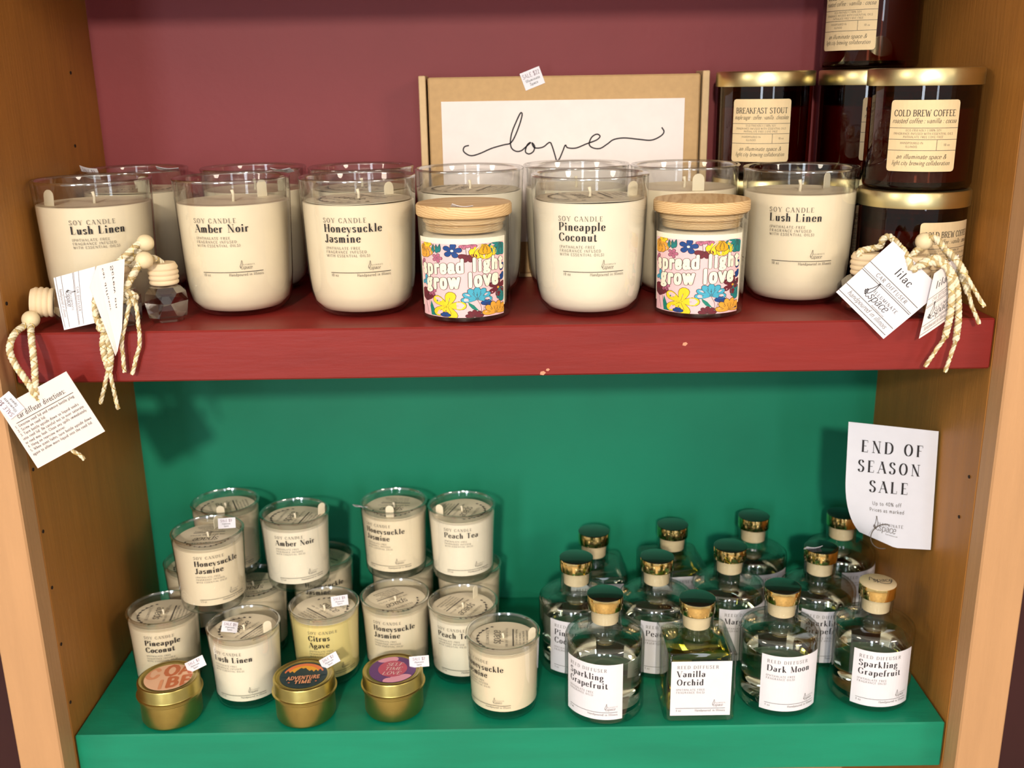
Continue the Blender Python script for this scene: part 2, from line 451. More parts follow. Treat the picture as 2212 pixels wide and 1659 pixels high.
def text(s, x, y, size, style, align='l', extra=0, widen=1.0, maxw=None):
    """list of 2-D polygons; size = cap height, (x,y) = baseline start"""
    thick, thin, sp, shear, serif, k = STY[style]
    out = []
    w_all = text_width(s, size, style)*widen
    if maxw and w_all > maxw: widen *= maxw/w_all; w_all = maxw
    if align == 'c': x -= w_all/2
    if align == 'r': x -= w_all
    cx = 0
    for ch in s:
        if ch not in GL: cx += .34+sp; continue
        wd, strokes = GL[ch]
        for kind, pts in strokes:
            if kind == 'd':
                q = []; disc((pts[0][0]/100, pts[0][1]/100), thick*.62+extra/2, thick*.62+extra/2, q, 6)
                polys = q
            else:
                pl = [(a/100, b/100) for a, b in pts]
                if kind == 'o':
                    (ox, oy), (rx, ry) = pl; n = 5*k
                    pl = [(ox+rx*math.sin(2*PI*i/n), oy+ry*math.cos(2*PI*i/n)) for i in range(n+1)]
                elif kind == 'c':
                    pl = [tuple(p)[:2] for p in catmull([(a, b, 0) for a, b in pl], k)]
                elif style == 'bubble':
                    pl = [(pl[i][0]+(pl[i+1][0]-pl[i][0])*j/3, pl[i][1]+(pl[i+1][1]-pl[i][1])*j/3) for i in range(len(pl)-1) for j in range(3)]+[pl[-1]]
                ws = []
                for i in range(len(pl)):
                    a = pl[max(i-1, 0)]; b = pl[min(i+1, len(pl)-1)]
                    dx, dy = b[0]-a[0], b[1]-a[1]; l = math.hypot(dx, dy) or 1
                    v = abs(dy)/l
                    ws.append((thin if kind == 't' else thin+(thick-thin)*v**1.6)+extra)
                polys = []
                ribbon(pl, ws, polys)
                if style in ('bubble', 'block'):
                    for e in (0, -1): disc(pl[e], ws[e]/2, ws[e]/2, polys, 10)
                if serif and kind in 'lt':
                    for e, f in ((0, 1), (-1, -2)):
                        px, py = pl[e]; qx, qy = pl[f]
                        if abs(py-qy) > 1.2*abs(px-qx) and abs(py-qy) > .2:
                            yy = round(py*100)
                            if yy in (0, 100, -32): ribbon([(px-.13, py), (px+.13, py)], [thin, thin], polys)
                            elif yy in (62, 105): ribbon([(px-.14, py-thin/2), (px, py-thin/2)], [thin, thin], polys)
            for pg in polys:
                out.append([(x+(cx+px+shear*py)*size*widen, y+py*size) for px, py in pg])
        cx += wd/100+sp
    return out
def rule(x0, x1, y, w, step=.004):
    n = max(1, int(abs(x1-x0)/step)); P = [(x0+(x1-x0)*i/n, y) for i in range(n+1)]
    out = []; ribbon(P, [w]*(n+1), out); return out
def vrule(x, y0, y1, w):
    out = []; ribbon([(x, y0), (x, y1)], [w, w], out); return out
def emit(mb, polys, fn, mi=0):
    for pg in polys:
        V = [fn(a, b) for a, b in pg]
        mb.add(V, [tuple(range(len(V)))], mi)
def stroke(path, w, k=6, closed=False):
    P = [tuple(p)[:2] for p in catmull([(a, b, 0) for a, b in path], k, closed)]
    if closed: P.append(P[0])
    out = []; ribbon(P, [w]*len(P), out); return out

def prof_r(prof, z):
    for (r0, z0), (r1, z1) in zip(prof, prof[1:]):
        if z0 <= z <= z1 and z1 > z0: return r0+(r1-r0)*(z-z0)/(z1-z0)
    return prof[-1][0]
def cyl(prof, phi0, eps=.00025, rtext=None):
    """(u,v) -> point on a turned surface; u arc length from phi0 (radians from -Y), v height"""
    rt = rtext or prof_r(prof, prof[-1][1]*.5)
    def fn(u, v):
        r = prof_r(prof, v)+eps; a = phi0+u/rt
        return (r*math.sin(a), -r*math.cos(a), v)
    return fn

def logo(x, y, s, big=True):
    """the hand-lettered maker's mark: leaf loop, small capitals and script word"""
    out = []
    out += stroke([(x-.30*s, y+.2*s), (x-.42*s, y+.55*s), (x-.25*s, y+.95*s), (x-.12*s, y+1.45*s), (x-.05*s, y+.9*s), (x-.18*s, y+.35*s), (x-.30*s, y+.2*s)], .06*s, 4)
    out += stroke([(x-.5*s, y+.45*s), (x-.35*s, y+.15*s), (x-.15*s, y-.05*s), (x+.0*s, y+.15*s)], .05*s, 4)
    if big:
        for dx, dy in ((-.5, .5), (-.58, .35), (-.52, .22), (-.4, .1)): disc((x+dx*s, y+dy*s), .09*s, .07*s, out, 6)
        disc((x-.12*s, y+1.5*s), .09*s, .07*s, out, 6)
    out += text('ILLUMINATE', x+.02*s, y+.62*s, .22*s if not big else .30*s, 'tiny')
    out += text('space', x-.05*s, y, .62*s if not big else .80*s, 'script')
    if big: out += text('illuminatespace.com', x+.75*s, y-.30*s, .13*s, 'small')
    return out

# ------------------------------------------------------------------ the bookcase and the room round it
W, D, H, T1, T2 = .67, .2078, .3172, .0356, .0393
ZT, ZB = .62, -.74
case = thing('bookcase', 'tan painted wooden bookcase with maroon and green back panels and painted shelves', 'bookcase', (W/2, D/2, ZB))
def case_part(name, m, *boxes, bev=.0008, label=None):
    mb = MB()
    for b in boxes:
        mb.box(b[0]-W/2, b[1]-W/2, b[2]-D/2, b[3]-D/2, b[4]-ZB, b[5]-ZB, bev)
    o = mb.build(name, m, case)
    if label: o['label'] = label
    return o
pl = case_part('side_panel', 'panel_paint', (-.018, 0, 0, D+.006, ZB, ZT))
pr = case_part('side_panel', 'panel_paint', (W, W+.018, 0, D+.006, ZB, ZT))
case_part('stile', 'tan_paint', (-.0328, 0, -.021, -.0001, ZB, ZT), bev=.0012)
case_part('stile', 'tan_paint', (W, W+.0331, -.021, -.0001, ZB, ZT), bev=.0012)
case_part('back_panel', 'maroon_paint', (0, W, D, D+.006, -.02, ZT), bev=0, label='maroon painted back panel')
case_part('back_panel', 'green_wall_paint', (0, W, D, D+.006, -H-.02, -.0201), bev=0, label='green painted back panel')
case_part('back_panel', 'tan_paint', (0, W, D, D+.006, ZB, -H-.0201), bev=0, label='tan back panel below the green shelf')
red = case_part('shelf', 'red_paint', (.0008, W-.0008, .0, D, -T1, 0), bev=.0012, label='dark red painted shelf')
grn = case_part('shelf', 'green_paint', (.0012, W-.0012, .0, D, -H-T2, -H), bev=.0012, label='green painted shelf')
case_part('shelf', 'maroon_paint', (.0008, W-.0008, .0, D, .2660, .3020), bev=.0012, label='maroon painted upper shelf')
hole = MB(); hole.lathe([(0, 0), (.0013, 0), (.0013, .0005), (0, .0005)], 10); HOLE = hole.mesh('pin_hole', 'hole_dark')
def pin_hole(panel, x, y, z):
    o = obj('pin_hole', HOLE, panel, (x-W/2, y-D/2, z-ZB)); o.rotation_euler = (0, PI/2, 0)
for z in (.02, .072, -.1, -.148, -.193, -.24, -.29): pin_hole(pl, .0001, .004, z)
for y, z in ((.15, .115), (.16, .17)): pin_hole(pl, .0001, y, z)
for y, z in ((.012, -.12), (.02, -.155), (.15, -.075)): pin_hole(pr, W-.0006, y, z)
for x, z, s_ in ((.459, -.0145, .0016), (.362, -.0335, .0018), (.3655, -.0312, .0012)):   # chips in the red paint
    mb = MB(); mb.add([(x-W/2+s_*a*1.2, -D/2-.00015, z-ZB+s_*b) for a, b in ((-.9, -.6), (.2, -.9), (1, .1), (.3, .8), (-.7, .5))], [(0, 1, 2, 3, 4)])
    mb.build('paint_chip', 'chip', red)

def wall(name, m, x0, x1, y0, y1, z0, z1):
    mb = MB(); mb.box(x0, x1, y0, y1, z0, z1); return struct(mb.build(name, m))
wall('wall_back', 'dark_maroon', -2.6, 3.2, D+.012, D+.09, -1.25, 1.75)
wall('floor', 'floor_wood', -2.6, 3.2, -4.6, D+.012, -1.33, -1.25)
wall('ceiling', 'ceiling_paint', -2.6, 3.2, -4.6, D+.012, 1.75, 1.83)
mb = MB(); mb.box(-.051, W+.051, -.021, D+.006, -1.25, ZB-.0005, .002)
mb2 = mb.build('plinth', 'tan_paint', case); mb2.location = (-W/2, -D/2, -ZB)

# ------------------------------------------------------------------ large soy candles in tumblers
RB, HB = .041, .0957
BIG = [(.60*RB, 0), (.74*RB, .0016), (.85*RB, .007), (.905*RB, .015), (.93*RB, .026), (.95*RB, .045), (.98*RB, .075), (RB, HB)]
def big_shared():
    g = MB()
    g.lathe([(0, .0008)]+BIG[:-1]+[(RB, HB-.0012), (RB+.0003, HB), (RB-.0006, HB+.0009), (RB-.0018, HB+.0007), (RB-.0026, HB-.0012), (.985*RB-.0026, .0800), (.985*RB-.0030, .0797)], 64, band=(HB-.0016, 1, 1, .0030))
    glass = g.mesh('glass_jar', ['glass', 'glass_rim', 'glass_base'], True, 60)
    def wax(m):
        w = MB()
        pr_ = [(0, .0026), (.58*RB, .0028), (.715*RB, .0042), (.835*RB, .0092), (.905*RB-.0009, .0165), (.93*RB-.0008, .027), (.95*RB-.0008, .045), (.975*RB-.0008, .0735)]
        rt = pr_[-1][0]
        w.lathe(pr_+[(rt, .0790), (rt-.0006, .0795), (rt*.93, .0790), (rt*.5, .0787), (0, .0786)], 64)
        return w.mesh('wax', m, True, 50)
    wk = MB(); wk.tube([(0, 0, .078), (.0004, 0, .083), (-.0004, .0002, .0868)], [.0011, .001, .0013], 8)
    return glass, {m: wax(m) for m in ('wax', 'wax_white')}, wk.mesh('wick', 'wick', True)
G_BIG, WAX_BIG, WICK_BIG = big_shared()
RC_B = .0368
def cover_mesh(name, r, z, wav=.0003):
    c = MB()
    def ring(rr, zz): return [(rr*math.cos(2*PI*i/48), rr*math.sin(2*PI*i/48), zz+wav*math.sin(3*2*PI*i/48)) for i in range(48)]
    V = ring(r, z)+ring(r, z+.0004)+ring(r*.12, z+.0006)+[(0, 0, z+.0006)]
    F = [(i, (i+1) % 48, 48+(i+1) % 48, 48+i) for i in range(48)]+[(48+i, 48+(i+1) % 48, 96+(i+1) % 48, 96+i) for i in range(48)]+[(96+i, 96+(i+1) % 48, 144) for i in range(48)]
    c.add(V, F)
    return c.mesh(name, 'paper_cream', True, 40)
def cover_print(r, z):
    c = MB(); fn = lambda u, v: (u, v, z+.0010)
    s = r/.0245
    P = []
    for a0 in range(0, 360, 14):     # leafy wreath along the left
        if 100 < a0 < 260:
            a = math.radians(a0); disc((.017*s*math.cos(a)-.002*s, .017*s*math.sin(a)), .0013*s, .0008*s, P, 6)
    P += stroke([(-.011*s, .014*s), (-.018*s, .006*s), (-.019*s, -.004*s), (-.013*s, -.013*s)], .0006*s)
    P += [[(-v, u) for u, v in pg] for pg in text('space', -.009*s, .002*s, .0075*s, 'script')]
    P += [[(-v, u) for u, v in pg] for pg in text('ILLUMINATE', -.009*s, .0105*s, .0022*s, 'tiny')]
    P += [[(-v, u) for u, v in pg] for pg in text('10% OFF YOUR REFILL', -.0125*s, -.0035*s, .0016*s, 'tiny')]
    P += [[(-v, u) for u, v in pg] for pg in rule(-.012*s, .012*s, -.0075*s, .0009*s)]
    for i, t in enumerate(('trim wick before lighting', 'burn for two hours', 'keep away from drafts', 'never leave unattended')):
        P += [[(-v, u) for u, v in pg] for pg in text(t, -.010*s, -.0105*s-.0026*s*i, .0015*s, 'small')]
    emit(c, P, fn); return c.mesh('print', 'ink_soft')
COVER_BIG = cover_mesh('dust_cover', RC_B, .0798); COVER_BIG_PRINT = cover_print(RC_B, .0798)
def tab_mesh(w, h, name='pull_tab'):
    t = MB(); n = 7; P = []
    for i in range(n+1):
        a = PI*i/n; P.append((w/2*math.cos(a), h-w/2+w/2*math.sin(a)))
    P = [(w/2, 0)]+P+[(-w/2, 0)]
    k = len(P); V = [(x, -.0002, z) for x, z in P]+[(x, .0002, z) for x, z in P]
    t.add(V, [tuple(range(k))[::-1], tuple(range(k, 2*k))]+[(i, (i+1) % k, k+(i+1) % k, k+i) for i in range(k)])
    return t.mesh(name, 'paper_cream')
TAB = tab_mesh(.0088, .0125)
TAB_S = tab_mesh(.0068, .0105)

def candle_text(lines, oz, small=False):
    P = []; Q = []
    if not small:
        z = .0682
        P2 = text('SOY CANDLE', .0002, z, .0031, 'serif')
        z -= .0064
        for ln in lines:
            P += text(ln, .0005, z, .0053, 'bold'); z -= .0070
        z += .0024
        for i, t in enumerate(('(PHTHALATE-FREE', 'FRAGRANCE INFUSED', 'WITH ESSENTIAL OILS)')):
            P2 += text(t, .0007, z-.0004-.0026*i, .0018, 'tiny')
        P2 += logo(.032, .0358, .0042, False)
        P += rule(.003, .0465, .0337, .00035)
        P2 += text(oz, .0032, .0310, .0019, 'small'); P2 += text('Handpoured in Illinois', .0465, .0310, .0019, 'small', 'r')
    else:
        z = .0510
        P2 = text('SOY CANDLE', 0, z, .0024, 'serif', maxw=.028)
        z -= .0062
        for ln in lines:
            P += text(ln, 0, z, .0046, 'bold', maxw=.0345); z -= .0064
        z += .0026
        for i, t in enumerate(('(PHTHALATE-FREE', 'FRAGRANCE INFUSED', 'WITH ESSENTIAL OILS)')):
            P2 += text(t, 0, z-.0002-.0023*i, .0014, 'tiny', maxw=.030)
        P2 += logo(.0275, .0165, .0036, False)
        P += rule(.001, .040, .0146, .0003)
        P2 += text(oz, .0012, .0122, .0016, 'small'); P2 += text('Handpoured in Illinois', .040, .0122, .0016, 'small', 'r')
    return P, P2
def label_obj(prof, phi, P, P2, parent, mats=('ink', 'ink_soft'), eps=.0003, name='lettering'):
    mb = MB(); fn = cyl(prof, math.radians(phi), eps)
    emit(mb, P, fn, 0); emit(mb, P2, fn, 1)
    return mb.build(name, list(mats), parent)
def price_tag(parent, loc, rot, w=.0125, h=.0075, lines=('SALE $9', 'Illuminate', 'Space'), curl=.0012, name='price_sticker'):
    mb = MB(); fn = lambda u, v: ((u-.5)*w, -curl*math.sin(PI*u), (v-.5)*h)
    mb.slab(fn, 8, 2, .00025)
    o = mb.build(name, 'paper_white', parent, True, 40); o.location = loc; o.rotation_euler = rot
    t = MB(); f2 = lambda x, y: (lambda p: (p[0], p[1]-.0002, p[2]))(fn(x/w+.5, y/h+.5))
    emit(t, text(lines[0], 0, h*.12, h*.24, 'small', 'c', maxw=w*.85), f2, 0)
    for i, ln in enumerate(lines[1:]): emit(t, text(ln, 0, -h*.12-h*.22*i, h*.15, 'small', 'c', maxw=w*.85), f2, 1)
    t.build('print', ['ink_red', 'ink'], o)
    return o

def big_candle(label, X, Y, lines=None, phi=0, oz='10 oz', wax='wax', tab=None, cover=False, rz=0, group=None):
    t = thing('soy_candle', label, 'candle', (X, Y, 0), 0, group)
    obj('glass_jar', G_BIG, t); obj('wax', WAX_BIG[wax], t); obj('wick', WICK_BIG, t)
    if cover:
        c = obj('dust_cover', COVER_BIG, t, rz=rz); obj('print', COVER_BIG_PRINT, c)
    if tab:
        a, tilt, zt = tab
        o = obj('pull_tab', TAB, t); a = math.radians(a)
        o.location = (.030*math.sin(a), -.030*math.cos(a), zt); o.rotation_euler = (math.radians(tilt), 0, a*.35)
    if lines:
        P, P2 = candle_text(lines, oz); label_obj(BIG, phi, P, P2, t)
    return t
GB = 'large soy candles in clear tumblers'
big_candle('large cream tumbler candle lettered Lush Linen beside the left side panel', .0418, .0700, ['Lush Linen'], -5, tab=(-62, -4, .0775), group=GB)
big_candle('large cream tumbler candle lettered Amber Noir right of the faceted glass bottle', .1424, .0682, ['Amber Noir'], -28.5, tab=(150, 0, .079), group=GB)
big_candle('large cream tumbler candle lettered Honeysuckle Jasmine', .2336, .0595, ['Honeysuckle', 'Jasmine'], -29.5, tab=(140, 0, .077), cover=True, rz=.8, group=GB)
big_candle('large cream tumbler candle lettered Pineapple Coconut between the two flowered jars', .3971, .0477, ['Pineapple', 'Coconut'], -36, wax='wax_white', tab=(95, 6, .078), cover=True, rz=.2, group=GB)
big_candle('large cream tumbler candle lettered Lush Linen in front of the amber jars', .5520, .0761, ['Lush Linen'], -45, tab=(125, 0, .078), group=GB)
b = big_candle('unlettered tumbler candle in the back row behind the leftmost candle', .0430, .1540, tab=(30, 0, .080), cover=True, rz=2, group=GB)
price_tag(b, (-.028, -.018, .0950), (.5, .15, -.3), .016, .010)
price_tag(b, (.030, -.010, .0965), (1.25, .1, .2), .017, .009)
b = big_candle('unlettered tumbler candle in the back row behind the Amber Noir one', .1385, .1510, tab=(60, 0, .078), group=GB)
price_tag(b, (.028, -.024, .0955), (1.2, 0, -.2), .016, .009)
big_candle('unlettered tumbler candle in the back row behind the Honeysuckle Jasmine one', .2249, .1425, cover=True, rz=1, group=GB)
big_candle('tumbler candle with printed paper disc behind the first flowered jar, below the love box', .3110, .1135, cover=True, rz=-.3, wax='wax_white', group=GB)
big_candle('unlettered tumbler candle in the back row behind the Pineapple Coconut one', .3930, .1308, wax='wax_white', group=GB)
big_candle('tumbler candle with a cream tab behind the second flowered jar', .4745, .1150, tab=(10, 0, .079), group=GB)

# ------------------------------------------------------------------ flowered jar candles with wooden lids
RS, HS = .0322, .0700
SL = [(.88*RS, 0), (.95*RS, .0012), (.965*RS, .004), (.97*RS, .03), (RS, HS)]
FL = dict(pink=(246, 200, 204), yellow=(250, 214, 40), orange=(236, 170, 60), blue=(20, 70, 140), teal=(30, 130, 130), cyan=(70, 172, 202), maroon=(112, 34, 48), mauve=(196, 112, 142), green=(24, 130, 112), outl=(70, 50, 50), cream=(252, 244, 222), gold=(226, 170, 30))
FLN = list(FL)
for k_, v_ in FL.items(): mat('print_'+k_, v_, .6)
def flowered(label, X, Y, phi, group, lid_rz, sticker=False):
    t = thing('flowered_candle', label, 'candle', (X, Y, 0), 0, group)
    g = MB()
    g.lathe([(0, .0006)]+SL+[(RS-.0007, HS+.0006), (RS-.0018, HS+.0002)]+[(RS-.0024, HS-.002), (.97*RS-.0024, .03), (.965*RS-.0024, .0095), (0, .0085)], 64, band=(HS-.0007, 1, 1, .0080))
    obj('glass_jar', g.mesh('glass_jar', ['glass', 'glass_rim', 'glass_base'], True, 50), t)
    w = MB(); w.lathe([(0, .0090), (.965*RS-.0034, .0092), (.965*RS-.0026, .0102), (.985*RS-.0026, .0575), (.985*RS-.0034, .0582), (0, .0582)], 64)
    w.build('wax', 'wax_white', t, True, 50)
    l = MB(); l.lathe([(0, .0604), (.0262, .0604), (.0268, .0610), (.0268, .0650), (.0262, .0655), (.0280, .0660), (.0286, .0666), (.0286, HS+.0006), (.0326, HS+.0010), (.0332, HS+.0018), (.0332, HS+.0076), (.0324, HS+.0088), (0, HS+.0090)], 64)
    lo = l.build('lid', 'lid_wood', t, True, 40); lo.rotation_euler = (0, 0, lid_rz)
    r2 = MB(); r2.lathe([(.0272, .0618), (.0292, .0622), (.0292, .0644), (.0272, .0648)], 48); r2.build('seal_ring', 'glass', lo, True, 50)
    if sticker:
        price_tag(t, (.000, -.0290, HS+.0094), (1.25, .12, .15), .014, .008)
    # paper wrap with flowers: art is laid out on a unit square, u right, v down
    uw, vh, z1 = .0675, .0505, .0580
    mb = MB(); fn = cyl([(RS*.97, 0), (RS, HS)], 0, .0004, RS*.985)
    def art(u, v, lay): 
        u = min(max(u, 0), 1); v = min(max(v, 0), 1)
        f = cyl(SL, math.radians(phi), .00035+lay*.00004, RS*.98)
        return f((u-.5)*uw, z1-.0035-v*vh)
    cnt = [0]
    def poly(P, col, lay):
        cnt[0] += 1; q = lay+cnt[0]*.0002     # never two prints on exactly one surface
        mb.add([art(a, b, q) for a, b in P], [tuple(range(len(P)))], FLN.index(col))
    # white border then pink ground
    mb.grid(lambda a, b: cyl(SL, math.radians(phi), .00028, RS*.98)((a-.5)*(uw+.003), .0100+(z1-.0100)*b), 24, 2, FLN.index('cream'))
    mb.grid(lambda a, b: art(a, 1-b, 0), 24, 2, FLN.index('pink'))
    def petal(cx, cy, ang, L, wd, col, lay, line=True):
        a = math.radians(ang); dx, dy = math.sin(a), -math.cos(a)
        def shp(e):
            P = []
            for i in range(14):
                s_ = 2*PI*i/14; q = (1-math.cos(s_))/2
                along = -e+(L+2*e)*q; ac = math.sin(s_)*(wd/2+e)*(.35+.65*q)*1.15
                P.append((cx+dx*along-dy*ac, cy+dy*along+dx*ac))
            return P
        poly(shp(.006), 'outl', lay); poly(shp(0), col, lay+1)
        if line:
            q = []; ribbon([(cx+dx*L*.05, cy+dy*L*.05), (cx+dx*L*.6, cy+dy*L*.6)], [.004, .003], q)
            for pg in q: poly(pg, 'outl', lay+2)
    def flower(x, y, r, n, col, a0=0, spread=360, wd=.9, lay=1, ctr=None):
        cx, cy = (x-155)/985, (y-505)/945; r /= 965
        for i in range(n):
            ang = a0+(spread*i/n if spread >= 360 else spread*i/(n-1))
            petal(cx, cy, ang, r, r*wd*(4.0/n if spread >= 360 else .78), col, lay)
        if ctr: q = []; disc((cx, cy), .016, .016, q, 8); poly(q[0], ctr, lay+4)
    def line(pts, w_=.005, lay=1):
        q = stroke([((x-155)/985, (y-505)/945) for x, y in pts], w_, 4)
        for pg in q: poly(pg, 'outl', lay)
    for L_ in ([(250, 1000), (260, 1150), (300, 1440)], [(810, 1220), (850, 1320), (850, 1440)], [(705, 540), (712, 640)], [(950, 1180), (1000, 1300)], [(210, 1260), (250, 1420)], [(880, 1310), (870, 1440)]): line(L_)
    flower(215, 530, 175, 5, 'orange', 110, 100); flower(280, 505, 60, 4, 'yellow', 110, 140)
    for x, y, a in ((365, 520, 185), (400, 520, 178), (445, 510, 190)): petal((x-155)/985, (y-505)/945, a, .11, .045, 'teal', 1)
    flower(572, 590, 95, 5, 'blue', 10, ctr='cream'); flower(405, 690, 58, 5, 'mauve', 20); flower(690, 520, 50, 3, 'mauve', 120, 120); flower(770, 515, 50, 3, 'mauve', 120, 120)
    flower(725, 650, 92, 4, 'maroon', 100, 160)
    flower(890, 520, 190, 4, 'yellow', 145, 75, 1.1); flower(900, 520, 130, 2, 'gold', 165, 30, 1.0, 4); flower(1090, 520, 160, 5, 'teal', 140, 110)
    flower(1140, 840, 60, 3, 'blue', 240, 100); flower(1140, 960, 60, 3, 'blue', 240, 100); flower(215, 990, 70, 4, 'cyan', 20, 200); flower(170, 760, 60, 3, 'mauve', 60, 120)
    flower(225, 1260, 170, 4, 'maroon', -30, 70, .8); flower(315, 1130, 60, 5, 'mauve', 0)
    flower(505, 1300, 190, 5, 'yellow', 15, wd=.85, lay=2); flower(810, 1215, 160, 7, 'cyan', -92, 184, .62, 2)
    flower(1052, 1090, 120, 6, 'maroon', 0, ctr='orange'); flower(1140, 1180, 110, 4, 'teal', 210, 110); flower(910, 1300, 72, 4, 'blue', -50, 110, .9)
    for P_ in ([(300, 1250), (380, 1440), (300, 1440), (285, 1340)], [(715, 1245), (775, 1290), (830, 1370), (760, 1340), (725, 1290)], [(390, 1225), (400, 1250), (375, 1250)]):
        poly([((x-155)/985, (y-505)/945) for x, y in P_], 'green', 3)
    flower(1020, 1415, 160, 6, 'orange', -80, 160, .62, 3); flower(780, 1440, 90, 5, 'maroon', -80, 160, .7, 2); flower(480, 1440, 60, 4, 'blue', -60, 120, .8, 4)
    # round lettering on a wavy line
    for txt, cx, cy, sz, amp in (('spread light', 655, 868, .200, .012), ('grow love', 650, 1062, .215, .010)):
        for ex, col, lay in ((.085, 'outl', 8), (0, 'cream', 10)):
            pp = text(txt, 0, 0, sz, 'bubble', 'c', extra=ex)
            k = (.462 if 'light' in txt else .40)/(text_width(txt, sz, 'bubble')/2)
            for pg in pp:
                Q = []
                for a, b in pg:
                    if b > .62*sz: b = .62*sz+(b-.62*sz)*.55
                    if b < 0: b *= .55
                    Q.append(((cx-155)/985+a*k, (cy-505)/945-b-amp*math.sin(a*k*5+.5)-.05*a*k))
                poly(Q, col, lay)
    mb.build('paper_wrap', ['print_'+k for k in FLN], t)
    return t
GF = 'flowered jar candles with wooden lids'
flowered('flowered pink jar candle with wooden lid standing left of the Pineapple Coconut candle', .3093, .0385, -4, GF, .3, True)
flowered('flowered pink jar candle with wooden lid standing right of the Pineapple Coconut candle', .4740, .0385, -15, GF, 1.4)

# ------------------------------------------------------------------ cardboard box with the handwritten word
bx = thing('gift_box', 'brown cardboard mailer box with a white label reading love, against the maroon back panel', 'box', (.386, .190, 0))
mb = MB()
mb.box(-.116, -.1105, -.0165, .0165, 0, .1632, .0006); mb.box(.1105, .116, -.0165, .0165, 0, .1640, .0006)
mb.box(-.1105, .1105, .0145, .0165, 0, .161); mb.box(-.1105, .1105, -.0140, .0145, 0, .003)
mb.build('tray', 'kraft_edge', bx)
mb = MB(); mb.box(-.1088, .1088, -.0160, .0140, .0032, .1618, .0012); mb.build('lid', 'kraft', bx)
mb = MB(); mb.box(-.0985, .0965, -.0168, -.01605, .030, .1432); lab = mb.build('label', 'paper_pink', bx)
LOVE = [(0.3089, 0.1088), (0.3052, 0.1077), (0.3045, 0.1041), (0.3099, 0.1007), (0.3173, 0.1022), (0.3271, 0.1062), (0.3369, 0.1088), (0.3424, 0.1101), (0.3462, 0.1154), (0.3503, 0.1253), (0.3522, 0.1323), (0.3509, 0.1335), (0.3475, 0.1271), (0.344, 0.119), (0.3425, 0.1119), (0.3432, 0.1065), (0.3466, 0.1037), (0.3509, 0.1039), (0.3546, 0.1067), (0.3589, 0.1104), (0.3562, 0.1087), (0.3545, 0.1034), (0.3573, 0.1013), (0.361, 0.1033), (0.362, 0.1074), (0.3599, 0.1102), (0.3619, 0.1062), (0.3686, 0.1065), (0.3741, 0.1102), (0.3762, 0.1072), (0.3783, 0.1006), (0.3798, 0.096), (0.382, 0.097), (0.3847, 0.1029), (0.3869, 0.1079), (0.3887, 0.1058), (0.3954, 0.1054), (0.404, 0.1086), (0.4119, 0.1114), (0.4149, 0.1143), (0.4124, 0.1161), (0.4082, 0.1138), (0.4062, 0.1085), (0.4089, 0.1055), (0.415, 0.1048), (0.421, 0.1083), (0.4259, 0.1116), (0.4344, 0.1128), (0.4466, 0.1115), (0.4563, 0.1107), (0.4636, 0.1136), (0.4665, 0.1171), (0.4646, 0.1207)]
mb = MB(); emit(mb, stroke([(x-.386, z) for x, z in LOVE], .0011, 5), lambda u, v: (u, -.0170, v)); mb.build('lettering', 'ink', lab)
price_tag(bx, (-.0253, -.0166, .1600), (0, -.36, 0), .0165, .0138, ('SALE $22', 'Illuminate', 'Space'), 0)

# ------------------------------------------------------------------ amber jars with gold lids
RA, HA = .0368, .0700
AJ = [(.90*RA, 0), (.97*RA, .0012), (RA, .004), (RA, HA)]
def amber_shared():
    g = MB(); g.lathe([(0, .0006)]+AJ+[(RA-.002, HA), (RA-.0024, HA-.001), (RA-.0024, .006), (0, .005)], 64)
    w = MB(); w.lathe([(0, .0056), (RA-.0034, .0058), (RA-.0032, .0066), (RA-.0032, .054), (0, .0542)], 48)
    l = MB(); l.lathe([(RA+.0006, HA-.0002), (RA+.0014, HA-.0002), (.0384, HA+.0006), (.0385, HA+.0100), (.0378, HA+.0110), (.0355, HA+.0113), (0, HA+.0112)], 64)
    i = MB(); i.lathe([(0, HA-.0006), (RA-.003, HA-.0006), (RA-.003, HA-.004), (RA-.004, HA-.004), (RA-.004, HA-.0012), (0, HA-.0012)], 40)
    return g.mesh('glass_jar', 'glass_amber', True, 50), w.mesh('wax', 'amber_wax', True, 50), l.mesh('lid', 'gold_satin', True, 40), i.mesh('seal', 'amber_inside', True, 40)
AG, AW, AL, AI = amber_shared()
def amber_label(title, notes):
    w, z0, z1 = .0455, .0136, .0606
    P = []; P2 = []
    P += text(title, 0, z1-.0105, .0040, 'fancy', 'c', maxw=w*.88)
    P += text(notes, 0, z1-.0150, .0031, 'ital', 'c', maxw=w*.92)
    for zz in (z1-.0182, z1-.0258, z1-.0330): P2 += rule(-w/2, w/2, zz, .00032)
    P2 += vrule(.009, z1-.0258, z1-.0330, .0003)
    for i, s_ in enumerate(('ECO-FRIENDLY | 100% SOY', 'FRAGRANCE INFUSED WITH ESSENTIAL OILS', 'PHTHALATE FREE | DYE FREE')): P2 += text(s_, 0, z1-.0204-.0022*i, .0014, 'small', 'c', maxw=w*.86)
    for i, s_ in enumerate(('HANDPOURED IN', 'ILLINOIS')): P2 += text(s_, -.007, z1-.0288-.0024*i, .0014, 'small', 'c')
    P2 += text('10 oz', .0158, z1-.0300, .0015, 'small', 'c')
    for i, s_ in enumerate(('an illuminate space &', 'light city brewing collaboration')): P += text(s_, 0, z1-.0385-.0042*i, .0030, 'ital', 'c', maxw=w*.84)
    return P, P2
AMB = {k: amber_label(*k) for k in (('COLD BREW COFFEE', 'roasted coffee : vanilla : cocoa'), ('BREAKFAST STOUT', 'maple sugar : coffee : vanilla : chocolate'))}
